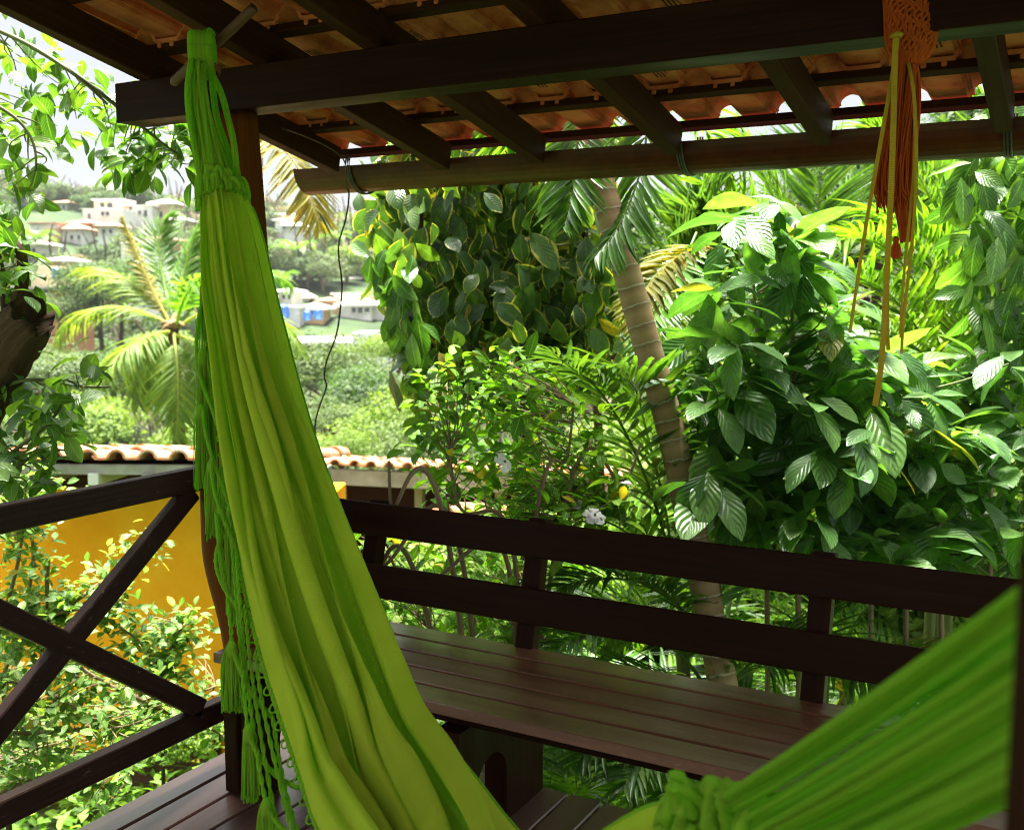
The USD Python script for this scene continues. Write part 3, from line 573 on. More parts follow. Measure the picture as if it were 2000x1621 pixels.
for q in [[(428, 930, 2.50), (432, 1060, 2.38), (446, 1180, 2.26), (452, 1262, 2.14)], [(447, 985, 2.45), (458, 1120, 2.31), (470, 1270, 2.15), (484, 1425, 2.0)], [(462, 1075, 2.35), (472, 1220, 2.2), (492, 1400, 2.05), (521, 1575, 1.86)],
          [(478, 1180, 2.24), (490, 1300, 2.13), (512, 1450, 2.0), (546, 1640, 1.84)], [(500, 1270, 2.16), (512, 1370, 2.07), (540, 1500, 1.95), (574, 1640, 1.82)], [(533, 1400, 2.05), (545, 1480, 1.98), (565, 1570, 1.9), (600, 1680, 1.8)]]:
    put(ham, 'fringe_cord', rope([PH(*w_) for w_ in q], .0042, .06, 2, 5), 'hammock_cord', smooth=True)
lace = []
for k_ in range(40):                                     # small knotted loops along the hem
    o = HP[40 + k_*4, 0]; s = -unit(acr[40 + k_*4]); t_ = flow[40 + k_*4]
    lace.append(tube(spline([o - t_*.009, o + s*.012 - t_*.006, o + s*.015 + t_*.005, o + t_*.009], 10), .0019, 5))
put(ham, 'knotted_edge', join(lace), 'hammock_cord', smooth=True, kind='stuff')
# the other end: thick loops, then cords running up to the right
A0, A1, B0, B1 = PH(1392, 1572, 1.27), PH(1560, 1720, 1.14), PH(2160, 1042, .56), PH(2160, 1462, .54)
g = np.random.default_rng(5)
for c in range(15):
    t_ = c / 14; st = A0*(1-t_) + A1*t_; en = B0*(1-t_) + B1*t_; w_ = g.uniform(.0036, .0058)
    if c in (3, 8): w_ *= .6
    dd = g.uniform(-.016, .016)
    md = (st + en)/2 + fn[-1]*dd - UPZ*.006
    pth = spline([st, md, en], 30); tn = unit(np.gradient(pth, axis=0)); sd = unit(np.cross(tn, EYEP - pth)); gs = []
    for q in range(5):                                   # flat bundles of yarn
        o = (q - 2) / 2; gs.append(tube(pth + sd*o*w_*.75 + fn[-1]*(abs(o)*-.004), w_*.36, 5))
    put(ham, 'suspension_cord', join(gs), 'hammock_cord', smooth=True)
PE = PH(2500, 960, .5)
put(ham, 'hanging_rope', tube(spline([(B0 + B1)/2*.7 + PE*.3, (B0+B1)/2*.4 + PE*.6, PE, np.array([.42, .60, 2.47])], 24), np.interp(np.linspace(0, 1, 24), [0, .5, 1], [.03, .02, .01]), 10), 'hammock_cord', smooth=True)
g = np.random.default_rng(15)
for c in range(12):
    t_ = c/11; o = PH(1308 + 160*t_, 1578 - 16*math.sin(t_*3.1) + t_*t_*30 + g.normal(0, 6), 1.31 - .09*t_ + g.normal(0, .012)); hgt = g.uniform(.016, .045)
    s = unit(RIGHT*g.uniform(.4, 1) + fn[-1]*g.uniform(-.2, .9) + UPZ*g.normal(0, .3))*g.uniform(.006, .016); ln = RIGHT*g.normal(0, .012) + fn[-1]*g.normal(0, .01)
    put(ham, 'loop', tube(spline([o - s - UPZ*.05, o - s*1.2 + UPZ*hgt*.2, o + UPZ*hgt*.8 + ln, o + s*1.2 + UPZ*hgt*.1, o + s - UPZ*.06], 26), g.uniform(.0055, .0095)*(1 + .18*np.sin(np.linspace(0, 60, 26))), 9), 'hammock_cord', smooth=True)
# a frilled strip of the cloth's end
a = np.linspace(0, 1, 60); bb = np.linspace(0, 1, 7); V = []
for t_ in a:
    o = PH(1306 + 175*t_, 1592 - 20*math.sin(t_*3.1) + t_*t_*34, 1.325 - .09*t_)
    for q in bb: V.append(o + UPZ*(q - .6)*.045*(1 + .3*math.sin(t_*31)) - _fh*(math.sin(t_*38)*.014*q + .012*math.sin(t_*90)*q*q))
V = np.array(V); i, j = np.meshgrid(np.arange(59), np.arange(6), indexing='ij')
put(ham, 'frill', {'v': V, 'f': np.stack([i*7 + j, (i+1)*7 + j, (i+1)*7 + j+1, i*7 + j+1], -1).reshape(-1, 4), 'uv': V[:, :2]}, 'hammock_cloth', smooth=True)
put(ham, 'tassel', tassel(PH(1318, 1530, 1.30), -.0 + .05, .010, .014, 30, 99), 'hammock_cord', smooth=True)

stick = thing('hanging_stick', 'peeled round wooden stick pushed through the hammock knot under the roof', 'stick', P(412, 95, 2.8))
put(stick, 'shaft', tube(spline([P(338, 163, 2.90), P(372, 130, 2.845), P(430, 78, 2.77), P(496, 15, 2.70)], 20), np.concatenate([[.009], np.full(18, .0135), [.013]]), 10), 'stick_wood', smooth=True)
loose = tube(spline([PH(386, 190, 3.09), PH(388, 215, 3.09), PH(383, 260, 3.08), PH(386, 330, 3.06), PH(381, 390, 3.05)], 24), .0035, 5)
put(ham, 'loose_thread', loose, 'hammock_cord', smooth=True)

# ------------------------------------------------------------------ orange knotted hammock end with straps
D0 = 2.25
og = thing('orange_hammock', 'folded orange crocheted hammock hanging from the beam with tassels and yellow straps', 'hammock', P(1780, 120, D0))
g = np.random.default_rng(12)
def sock_pt(t, a, rr=1.0):
    y = -160 + 285*t; half = np.interp(t, [0, .55, .85, 1], [52, 51, 44, 24]); cx = np.interp(t, [0, .5, 1], [1783, 1782, 1778])
    return P(cx, y, D0) + RIGHT*math.cos(a)*half*rr/FPX*D0 - _fh*math.sin(a)*half*.55*rr/FPX*D0
gs = []
for sgn_ in (-1, 1):                                     # open net of diagonal cords round the body
    for k_ in range(26):
        a0 = k_*2*np.pi/26
        gs.append(tube([sock_pt(t, a0 + sgn_*t*3.6 + .1*math.sin(t*40 + k_), 1 + .03*math.sin(t*60 + k_*2)) for t in np.linspace(0, 1, 40)], .0036, 4))
put(og, 'netting', join(gs), 'orange_yarn', smooth=True)
gs = []
for k_ in range(44):
    a0 = g.random()*6.28; gs.append(tube(spline([sock_pt(t, a0 + .25*math.sin(t*5 + k_), .72) for t in (0, .3, .6, .88, 1)], 16), .005, 5))
put(og, 'filling', join(gs), 'orange_yarn', smooth=True)
for s_ in (0, np.pi):
    put(og, 'edge_band', join([tube(spline([sock_pt(t, s_ + .35 + (q - 1.5)*.14, 1.06) for t in (0, .25, .5, .7, .85, .97)], 24), .004, 6) for q in range(4)]), 'orange_yarn', smooth=True)
def strands(parent, name, tops, bots, n, r, seed, d=D0, jit=9, endj=20):
    g = np.random.default_rng(seed); gs = []
    for k_ in range(int(n*1.9)):
        f_ = g.random(); x0 = tops[0] + (tops[1]-tops[0])*f_; x1 = bots[0] + (bots[1]-bots[0])*np.clip(f_ + g.normal(0, .12), 0, 1); dz = g.normal(0, .012)
        q = [P(x0, tops[2], d + dz*.4), P(x0*.6 + x1*.4 + g.normal(0, jit*.3), tops[2]*.6 + bots[2]*.4, d + dz), P(x1 + g.normal(0, jit*.4), tops[2]*.25 + bots[2]*.75, d + dz), P(x1 + g.normal(0, jit*.5), bots[2] + g.uniform(-endj, endj*.4), d + dz)]
        gs.append(tube(spline(q, 14), g.uniform(r*.45, r*.85), 4))
    put(parent, name, join(gs), 'orange_yarn', smooth=True)
strands(og, 'tassel', (1750, 1768, 80), (1716, 1752, 405), 46, .0024, 1, endj=36)
strands(og, 'tassel', (1773, 1792, 122), (1746, 1783, 400), 70, .0026, 2)
strands(og, 'tassel', (1748, 1780, 390), (1758, 1782, 468), 44, .0026, 3, jit=4)
for x, y0_, y1_, w_ in ((1770, 425, 472, 13), (1750, 462, 505, 10)):
    pts = np.array([P(x, y_, D0 - .02) for y_ in np.linspace(y0_, y1_, 8)])
    put(og, 'end_knot', tube(pts, np.array([.35, .6, .5, .8, .95, 1, 1, .8])*w_/FPX*D0, 12), 'orange_yarn', smooth=True)
def strap(q, w, tw=0.0):
    p = spline([P(*k_) for k_ in q], 40); t_ = unit(np.gradient(p, axis=0)); s = unit(np.cross(t_, EYEP - p)); n_ = np.cross(s, t_)
    a = np.linspace(0, tw, 40)[:, None]; s2 = s*np.cos(a) + n_*np.sin(a); n2 = np.cross(t_, s2); V = []
    for sx, sy in ((-.5, -.5), (.5, -.5), (.5, .5), (-.5, .5)): V.append(p + s2*sx*w + n2*sy*.0016)
    V = np.stack(V, 1).reshape(-1, 3); F = []
    for i_ in range(39):
        for k_ in range(4): F.append((i_*4 + k_, i_*4 + (k_+1) % 4, (i_+1)*4 + (k_+1) % 4, (i_+1)*4 + k_))
    F += [(0, 3, 2, 1), (156, 157, 158, 159)]
    return {'v': V, 'f': np.array(F), 'uv': np.stack([np.tile([0, .01, .01, 0], 40), np.repeat(np.linspace(0, 1, 40), 4)], 1)}
for q, w_, tw in (([(1752, 66, 2.21), (1744, 140, 2.21), (1716, 300, 2.2), (1690, 450, 2.2), (1660, 650, 2.2)], .0085, .9), ([(1751, 66, 2.2), (1747, 150, 2.2), (1742, 330, 2.19), (1731, 560, 2.19), (1722, 700, 2.19), (1709, 793, 2.18)], .012, .3), ([(1751, 70, 2.22), (1742, 300, 2.21), (1734, 520, 2.2), (1735, 684, 2.2)], .008, .5),
                 ([(1772, 120, 2.24), (1788, 230, 2.2), (1787, 400, 2.2), (1772, 560, 2.2), (1761, 690, 2.2)], .007, .8), ([(1774, 120, 2.25), (1786, 300, 2.22), (1772, 470, 2.2), (1759, 660, 2.2)], .0055, .6)):
    put(og, 'strap', strap(q, w_, tw), 'yellow_strap')
a = np.linspace(0, 2*np.pi, 20)
put(og, 'strap_loop', tube(P(1751, 70, 2.2) + np.outer(np.cos(a), RIGHT*.008) + np.outer(np.sin(a), _fh*.012), .005, 6), 'yellow_strap', smooth=True)
put(og, 'hanging_rope', tube([P(1783, -160, D0), P(1783, -190, D0 + .01)], [.045, .02], 10), 'orange_yarn', smooth=True)

cable = thing('cable', 'thin black cable dangling from the gutter above the valley', 'cable', P(660, 500, 4.2))
q = [(681, 372, 4.28), (680, 400, 4.28), (672, 440, 4.27), (662, 475, 4.27), (663, 515, 4.27), (668, 555, 4.27), (664, 610, 4.27), (655, 660, 4.27), (638, 705, 4.26), (634, 740, 4.26), (637, 757, 4.26), (622, 800, 4.26), (616, 855, 4.25)]
put(cable, 'wire', tube(spline([P(*k_) for k_ in q], 90), .0034, 6), 'black_cable', smooth=True)
put(cable, 'tie', tube(spline([P(681, 374, 4.28), P(676, 340, 4.2), P(660, 300, 4.05), P(585, 262, 3.8), P(560, 255, 3.7)], 30), .003, 5), 'black_cable', smooth=True)

# ------------------------------------------------------------------ ground and far hills
def ground_h(x, y):
    r = np.hypot(x, y)
    h = np.interp(r, [0, 4, 8, 14, 22, 40, 62, 100, 135, 160, 190, 225, 260, 300, 360, 480, 700, 1200], [-1.5, -1.5, -2.0, -4.5, -8.5, -12.5, -14, -12, -6, -3, 3, 12, 19, 21, 12, -5, -20, -30])
    n = meshkit.fbm(np.stack([np.asarray(x) / 55.0, np.asarray(y) / 55.0, np.zeros_like(np.asarray(x, float))], -1), 3, 3) - .5
    return h + n * np.interp(r, [0, 15, 60, 250], [.2, .8, 5, 14])
rr = np.concatenate([np.linspace(.0, 20, 30), np.linspace(21, 400, 110), np.linspace(420, 1500, 18)]); aa = np.linspace(0, 2*np.pi, 181)[:-1]
GR, GA = np.meshgrid(rr, aa, indexing='ij'); gx_, gy_ = GR*np.cos(GA), GR*np.sin(GA)
gv = np.stack([gx_, gy_, ground_h(gx_, gy_)], -1).reshape(-1, 3)
i, j = np.meshgrid(np.arange(len(rr) - 1), np.arange(180), indexing='ij')
gf = np.stack([i*180 + j, (i+1)*180 + j, (i+1)*180 + (j+1) % 180, i*180 + (j+1) % 180], -1).reshape(-1, 4)
g_path = put('/World', 'ground', {'v': gv, 'f': gf}, 'grass_ground', smooth=True, kind='structure')
def on_ground(px, dist):
    d = FWD*0 + _fh + RIGHT*((px - CX)/FPX*1.007); p = d*dist; return np.array([p[0], p[1], float(ground_h(p[0], p[1]))])

# tree crowns: leaf clumps spread through several lobes
def crown(seed, n, size, rx=1.0, rz=.8, lobes=9, leaf=.09, fill=.75):
    g = np.random.default_rng(seed); lc = g.normal(0, 1, (lobes, 3)); lc = unit(lc) * g.uniform(.25, .68, (lobes, 1)); lc[:, 2] = np.abs(lc[:, 2])*.9 - .1; lr = g.uniform(.30, .5, lobes)
    k_ = g.integers(0, lobes, n); d = unit(g.normal(0, 1, (n, 3))); d[:, 2] = np.where(d[:, 2] < -.35, -d[:, 2], d[:, 2]); d = unit(d)
    rad = lr[k_] * (fill + (1.04 - fill) * g.random(n) ** .5) * (1 + .18*np.sin(d[:, 0]*9 + k_)*np.sin(d[:, 1]*8 + d[:, 2]*7))
    p = lc[k_] + d * rad[:, None]; p *= [rx, rx, rz]
    nrm = unit(d*.9 + g.normal(0, .45, (n, 3)) + [0, 0, .35]); tdir = unit(np.cross(nrm, g.normal(0, 1, (n, 3))))
    T = leaf_template(2, 2, .5, .8)
    tone = np.clip(g.normal(.45, .2, n) + (k_ % 4 - 1.5) * .09, 0, 1)
    return leaves_geo(leaves(p*size, tdir, nrm, leaf*size*g.uniform(.7, 1.4, n), leaf*size*.8*g.uniform(.7, 1.3, n), T, bend=.7, fold=.3, tone=tone, rng=g))
def trunk_geo(base, top, r0, r1, limbs=4, seed=0, reach=None, sides=7):
    g = np.random.default_rng(seed); base, top = np.asarray(base, float), np.asarray(top, float); L = np.linalg.norm(top - base)
    gs = [tube(spline([base, base*.5 + top*.5 + g.normal(0, .04, 3)*L, top], 12), np.linspace(r0, r1, 12), sides)]
    for k_ in range(limbs):
        o = top + (base - top)*g.uniform(.0, .25) if reach is None else top - unit(top - base)*g.uniform(.2, 1.1)*min(reach, L*.6); d = unit(g.normal(0, 1, 3)*[1, 1, .3] + [0, 0, .9])*(reach or L)*g.uniform(.5, .8)
        gs.append(tube(spline([o, o + d*.5 + g.normal(0, .03, 3)*L, o + d], 8), np.linspace(r0*.5, r1*.4, 8), 5))
    return join(gs)
# protos for the far trees, kept as class prims
UsdGeom.Scope.Define(stage, '/World/Looks/tree_kinds')
PROTO = []
for k_, (m_, rx, rz) in enumerate([('crown_green', 1.0, .85), ('crown_pale', 1.15, .75), ('crown_lime', 1.0, .8), ('crown_pinkish', 1.1, .75), ('crown_green', .85, 1.1), ('crown_pale', 1.0, .9)]):
    cpath = f'/tree_kind_{k_}'; c_ = stage.CreateClassPrim(cpath)
    put(cpath, 'crown', {**crown(100 + k_, 2600, 1.0, rx, rz, 11, .085)}, m_, smooth=False)
    put(cpath, 'trunk', trunk_geo((0, 0, -1.6), (0, 0, .1), .09, .05, 4, k_), 'bark_far', smooth=True)
    PROTO.append(cpath)
def far_tree(kind, pos, size, rot, label, group, squash=1.0, name='hill_tree'):
    path = numbered('/World', name); x = UsdGeom.Xform.Define(stage, path)
    x.AddTranslateOp().Set(Gf.Vec3d(*map(float, pos))); x.AddRotateZOp().Set(float(rot)); x.AddScaleOp().Set(Gf.Vec3f(size, size, size*squash))
    x.GetPrim().GetReferences().AddInternalReference(PROTO[kind]); x.GetPrim().SetInstanceable(True)
    meta(x.GetPrim(), label, 'tree', group)
KN_ = ['dark green rounded tree %s', 'pale green broad tree %s', 'lime green tree %s', 'pale brownish flowering tree %s', 'tall dark green tree %s', 'pale green rounded tree %s']
KG_ = ['dark round trees %s', 'pale broad trees %s', 'lime trees %s', 'brownish flowering trees %s', 'tall dark trees %s', 'pale round trees %s']
g = np.random.default_rng(77)
houses_px = []                                            # (x0, x1, y0, y1, dist): kept clear of near trees
HOUSES = [('w1', 163, 246, 402, 440, 205), ('w2', 258, 342, 400, 442, 212), ('w3', 60, 162, 432, 476, 185), ('w4', 538, 598, 412, 456, 225), ('b5', 18, 132, 543, 606, 95), ('w6', 540, 606, 574, 600, 160), ('g7', 545, 640, 594, 640, 140), ('w8', 646, 728, 572, 630, 150), ('w9', 722, 800, 588, 636, 152), ('hut', 536, 588, 552, 577, 172), ('w11', 236, 286, 470, 556, 120), ('f1', 18, 88, 402, 420, 245), ('f2', 118, 172, 420, 446, 230), ('f3', 596, 660, 576, 600, 170), ('f4', 92, 140, 500, 545, 130), ('k0', 540, 660, 570, 606, 150), ('k1', 675, 780, 545, 575, 186), ('k2', 105, 136, 396, 412, 236), ('k3', 190, 228, 444, 464, 178), ('k4', 42, 78, 480, 502, 150), ('k5', 294, 362, 430, 492, 152), ('w12', 690, 800, 640, 700, 118), ('y13', 590, 660, 632, 690, 128)]
def clear(px, py, rad, dist):
    return all(not (px + rad*.5 > a and px - rad*.5 < b and py - rad*.55 < d_ and py + rad*.4 > c_ and dist < e + 12) for _, a, b, c_, d_, e in HOUSES)
cand = []
for dist in np.concatenate([np.linspace(320, 190, 26), np.linspace(187, 120, 17)]):
    for px in np.arange(-260, 2300, np.interp(dist, [110, 320], [62, 40])):
        cand.append((px + g.uniform(-26, 26), dist + g.uniform(-4, 4)))
for dist in np.linspace(116, 56, 14):
    for px in np.arange(-200, 1400, np.interp(dist, [50, 116], [80, 58])): cand.append((px + g.uniform(-30, 30), dist + g.uniform(-3, 3)))
hill, woods = [], []
for px, dist in cand:
    s_ = g.uniform(3.0, 5.4) * (1.0 if dist > 150 else .85 if dist > 117 else .62)
    p = on_ground(px, dist); p[2] += s_ * g.uniform(.35, .75)
    x, y, z = proj(p); rad = s_ / z * FPX
    kind = int(g.choice(6, p=[.28, .22, .12, .1, .12, .16])); rot = g.uniform(0, 360)
    if not clear(x, y, rad, dist): continue
    seen = (-30 < x < 400 or 520 < x < 860 or 1270 < x < 1360)
    if seen and dist < 305: hill.append((rad, kind, p, s_, rot, x, dist))
    else: woods.append((kind, p, s_, rot))
hill.sort(key=lambda h: -h[0])
for rad, kind, p, s_, rot, x, dist in hill[:290]:
    side = 'left' if x < 450 else 'right'; where = ('on the skyline of the %s hill' if dist > 262 else 'high on the %s hill below the skyline' if dist > 222 else 'half way up the %s hill near the white houses' if dist > 172 else 'at the foot of the %s hill' if dist > 117 else 'in the valley below the %s hill') % side
    far_tree(kind, p, s_, rot, KN_[kind] % where, KG_[kind] % where, g.uniform(.85, 1.2))
woods += [(h[1], h[2], h[3], h[4]) for h in hill[290:]]
pi = UsdGeom.PointInstancer.Define(stage, '/World/woodland'); meta(pi.GetPrim(), 'dense wood covering the hills out to the sides', 'wood', None, 'stuff')
pr = []
for k_ in range(6):
    pp = UsdGeom.Xform.Define(stage, f'/World/woodland/tree_kind_{k_}'); pp.GetPrim().GetReferences().AddInternalReference(PROTO[k_]); pr.append(pp.GetPath())
pi.CreatePrototypesRel().SetTargets(pr)
pi.CreateProtoIndicesAttr(Vt.IntArray([w_[0] for w_ in woods])); pi.CreatePositionsAttr(Vt.Vec3fArray([Gf.Vec3f(*map(float, w_[1])) for w_ in woods]))
pi.CreateScalesAttr(Vt.Vec3fArray([Gf.Vec3f(w_[2], w_[2], w_[2]) for w_ in woods]))
pi.CreateOrientationsAttr(Vt.QuathArray([Gf.Quath(math.cos(math.radians(w_[3])/2), 0, 0, math.sin(math.radians(w_[3])/2)) for w_ in woods]))

# houses on the hillside ------------------------------------------------
def hip_roof(c, sx, sy, h, over, yaw, th=.25):
    ca, sa = math.cos(yaw), math.sin(yaw); a, b = sx/2 + over, sy/2 + over; rg = max(a - b, a*.15)
    pts = np.array([(-a, -b, 0), (a, -b, 0), (a, b, 0), (-a, b, 0), (-rg, 0, h), (rg, 0, h), (-a, -b, -th), (a, -b, -th), (a, b, -th), (-a, b, -th)])
    pts = np.stack([pts[:, 0]*ca - pts[:, 1]*sa, pts[:, 0]*sa + pts[:, 1]*ca, pts[:, 2]], 1) + c
    f = [(0, 1, 5), (0, 5, 4), (1, 2, 5), (2, 3, 4), (2, 4, 5), (3, 0, 4)] + [t for a_, b_ in ((0, 1), (1, 2), (2, 3), (3, 0)) for t in ((a_, a_+6, b_+6), (a_, b_+6, b_))] + [(6, 9, 8), (6, 8, 7)]
    return {'v': pts, 'f': np.array(f)}
def house(key, label, wallm, roofm, blocks, windows=(), flat=False, cat='house'):
    """blocks: (x0, x1, ytop, ybottom, storeys back offset, roof?) in the photo at the house's distance; real boxes are built there"""
    _, a, b, c_, d_, dist = next(h for h in HOUSES if h[0] == key)
    o = P((a+b)/2, d_, dist); t = thing('house', label, cat, o)
    for n_, (x0, x1, yt, yb, back, rf, wm) in enumerate(blocks):
        L = P(x0, yb, dist + back); Rr = P(x1, yb, dist + back); top = P(x0, yt, dist + back)[2]; w = np.linalg.norm((Rr - L)[:2]); dep = max(6.0, w*.6)
        mid = (L + Rr)/2 + _fh*dep/2; z0 = L[2] - 4.0; yaw = math.atan2(RIGHT[1], RIGHT[0]) + .06*(n_ % 3 - 1)
        wl = put(t, 'wall', box((mid[0], mid[1], (top + z0)/2), (w, dep, top - z0), yaw, .02), wm or wallm)
        if rf == 'hip': put(t, 'roof', hip_roof(np.array([mid[0], mid[1], top + .26]), w, dep, min(w, dep)*.22, .7, yaw), roofm)
        elif rf == 'slab': put(t, 'roof', box((mid[0], mid[1], top + .14), (w + .9, dep + .9, .26), yaw, .02), roofm)
    for x0, x1, y0, y1, back in windows:
        A, B, C = P(x0, y1, dist + back - .12), P(x1, y1, dist + back - .12), P(x0, y0, dist + back - .12)
        m_ = (A + B)/2; w, hh = np.linalg.norm(B - A), np.linalg.norm(C - A); yaw = math.atan2(RIGHT[1], RIGHT[0])
        f_ = put(t, 'window', box((m_[0], m_[1], m_[2] + hh/2), (w, .25, hh), yaw, .01), 'window_dark')
        put(f_, 'sill', box((m_[0] - _fh[0]*.15, m_[1] - _fh[1]*.15, m_[2] - .06), (w + .3, .3, .12), yaw, .01), 'white_wall')
    return t
house('w1', 'white two storey house with a low upper floor on the left hillside', 'white_wall', 'white_roof', [(163, 244, 408, 437, 0, None, None), (184, 240, 392, 409, 5, 'slab', 'cream_wall'), (228, 250, 402, 430, 6, 'hip', 'tan_wall')], [(198, 204, 414, 422, 0), (207, 214, 414, 422, 0), (173, 176, 418, 432, 0), (196, 204, 397, 406, 5), (210, 220, 397, 407, 5)])
house('w2', 'pale house with tan side wall right of the white two storey house', 'white_wall', 'white_roof', [(260, 300, 404, 438, 0, 'slab', None), (296, 342, 400, 442, 3, 'hip', 'cream_wall')], [(270, 276, 412, 420, 0), (282, 288, 411, 424, 0), (310, 318, 414, 426, 3)])
house('w3', 'long white and ochre house with tiled roof low on the left hillside', 'white_wall', 'red_roof', [(62, 110, 438, 474, 0, 'slab', None), (88, 108, 446, 474, -1.0, None, 'tan_wall'), (110, 162, 450, 476, 2, 'hip', None), (140, 176, 438, 456, 10, 'hip', 'brick_wall')], [(114, 119, 458, 466, 2), (138, 143, 460, 468, 2), (152, 156, 460, 468, 2)])
house('w4', 'small white house under a flat brown roof on the right hillside', 'white_wall', 'white_roof', [(556, 592, 443, 454, 0, 'hip', None), (540, 582, 420, 440, 8, 'slab', 'cream_wall'), (536, 552, 432, 452, 3, 'hip', None)], [(571, 577, 441, 448, -.3), (552, 557, 443, 448, 0)])
house('b5', 'unfinished brick house with pale concrete balcony at the left', 'brick_wall', 'concrete', [(30, 128, 566, 604, 0, 'slab', None), (60, 100, 520, 560, 5, None, 'cream_wall')], [(56, 80, 567, 575, 0), (84, 96, 567, 573, 0), (50, 54, 568, 600, -.5)])
house('w6', 'long low white house behind the blue water tanks', 'white_wall', 'white_roof', [(542, 604, 584, 600, 0, 'hip', None)], [(560, 563, 586, 591, 0), (578, 581, 586, 591, 0)])
house('g7', 'grey house with orange awning beside the blue water tanks', 'grey_wall', 'white_roof', [(545, 588, 602, 642, 0, 'slab', None), (588, 632, 606, 640, 3, 'hip', 'tan_wall')], [(558, 562, 604, 610, 0), (580, 584, 604, 611, 0), (590, 622, 608, 616, 2.6)])
house('w8', 'large white house with wide pale roof and three windows above the white yard', 'white_wall', 'white_roof', [(666, 728, 598, 624, 0, 'hip', None), (652, 698, 576, 594, 8, 'slab', None), (700, 728, 580, 592, 9, None, 'brick_wall'), (650, 668, 599, 616, 2, None, 'tan_wall')], [(687, 695, 601, 611, 0), (699, 708, 601, 612, 0), (712, 722, 601, 610, 0)])
house('w9', 'white house with a wide pale roof behind the hanging tree leaves', 'white_wall', 'white_roof', [(730, 800, 600, 634, 0, 'hip', None)], [(750, 772, 602, 608, 0), (782, 788, 606, 614, 0)])
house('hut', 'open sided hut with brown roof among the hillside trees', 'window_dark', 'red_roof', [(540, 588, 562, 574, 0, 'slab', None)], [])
house('w11', 'tall narrow white house behind the coconut palm', 'white_wall', 'white_roof', [(242, 262, 474, 556, 0, None, None), (258, 284, 500, 556, 3, None, None)], [(247, 252, 490, 500, 0), (268, 273, 512, 522, 3)])
house('w12', 'white garden walls glimpsed through the trees below the large white house', 'white_wall', 'white_roof', [(690, 770, 650, 676, 0, None, None), (735, 800, 660, 700, -5, None, None)], [(720, 726, 656, 664, 0)])
house('f1', 'distant pinkish row of houses below the left skyline', 'tan_wall', 'red_roof', [(20, 52, 408, 418, 0, 'hip', None), (54, 86, 406, 418, 2, 'hip', 'cream_wall')], [(30, 34, 410, 415, 0), (62, 66, 409, 414, 2)])
house('f2', 'brick house with tiled roof uphill of the long white house', 'brick_wall', 'red_roof', [(120, 150, 428, 444, 0, 'hip', None), (146, 172, 424, 444, 3, 'slab', 'cream_wall')], [(126, 131, 432, 439, 0), (154, 159, 430, 437, 3)])
house('f3', 'small pale house with brown roof left of the large white house', 'cream_wall', 'red_roof', [(602, 626, 586, 600, 0, 'hip', None), (630, 656, 582, 598, 3, 'slab', 'grey_wall')], [(608, 612, 589, 595, 0), (638, 643, 586, 592, 3)])
house('f4', 'tan house among trees above the unfinished brick house', 'tan_wall', 'white_roof', [(94, 126, 512, 545, 0, 'hip', None)], [(100, 105, 518, 526, 0), (112, 117, 518, 526, 0)])
for n_, (px, py, dist, w_, h_, wm_x, rm_x, lb) in enumerate([(560, 590, 150, 26, 18, 'white_wall', 'white_roof', 'small white house at the left end of the valley row'), (640, 606, 156, 26, 16, 'cream_wall', 'red_roof', 'cream house between the grey house and the large white house'), (760, 572, 190, 30, 15, 'white_wall', 'red_roof', 'white house with red roof uphill behind the wide pale roof'), (690, 560, 186, 24, 13, 'grey_wall', 'white_roof', 'grey house uphill of the large white house'), (120, 412, 236, 26, 14, 'white_wall', 'red_roof', 'white house with red roof high on the left hill'), (345, 452, 195, 30, 20, 'cream_wall', 'white_roof', 'cream house below the tan sided house'), (210, 462, 178, 34, 18, 'white_wall', 'red_roof', 'white house with red roof below the white two storey house'), (60, 500, 150, 34, 20, 'white_wall', 'white_roof', 'white house left above the unfinished brick house'), (310, 490, 150, 32, 20, 'tan_wall', 'red_roof', 'tan house with red roof behind the palm fronds')]):
    key = 'x%d' % n_; HOUSES.append((key, px - w_/2, px + w_/2, py - h_, py, dist))
    house(key, lb, wm_x, rm_x, [(px - w_/2, px + w_/2, py - h_, py, 0, 'hip', None)], [(px - w_*.3, px - w_*.12, py - h_*.75, py - h_*.3, 0), (px + w_*.1, px + w_*.28, py - h_*.75, py - h_*.3, 0)])
yard = P(625, 662, 128); put('/World', 'yard', box((yard[0], yard[1], yard[2] - .2), (13, 16, .4), YAW, .02), 'pale_ground', kind='structure')
def tank(px, py, dist, s, label):
    o = P(px, py, dist); t = thing('water_tank', label, 'water tank', o, 'blue water tanks by the houses')
    put(t, 'barrel', turned(o[0], o[1], [o[2], o[2] + s*.5, o[2] + s], [s*.42, s*.5, s*.44], 0, 6, 14), 'blue_plastic', smooth=True)
    put(t, 'lid', turned(o[0], o[1], [o[2] + s, o[2] + s*1.1, o[2] + s*1.16], [s*.46, s*.3, s*.05], 0, 5, 14), 'blue_plastic', smooth=True)
tank(554, 623, 137, 1.6, 'blue water tank against the grey house, leftmost of three'); tank(600, 626, 136, 1.1, 'small blue water tank in the white yard, middle of three'); tank(621, 624, 136, 1.2, 'blue water tank beside the orange awning, rightmost of three'); tank(112, 546, 94, .9, 'blue water tank on top of the unfinished brick house')

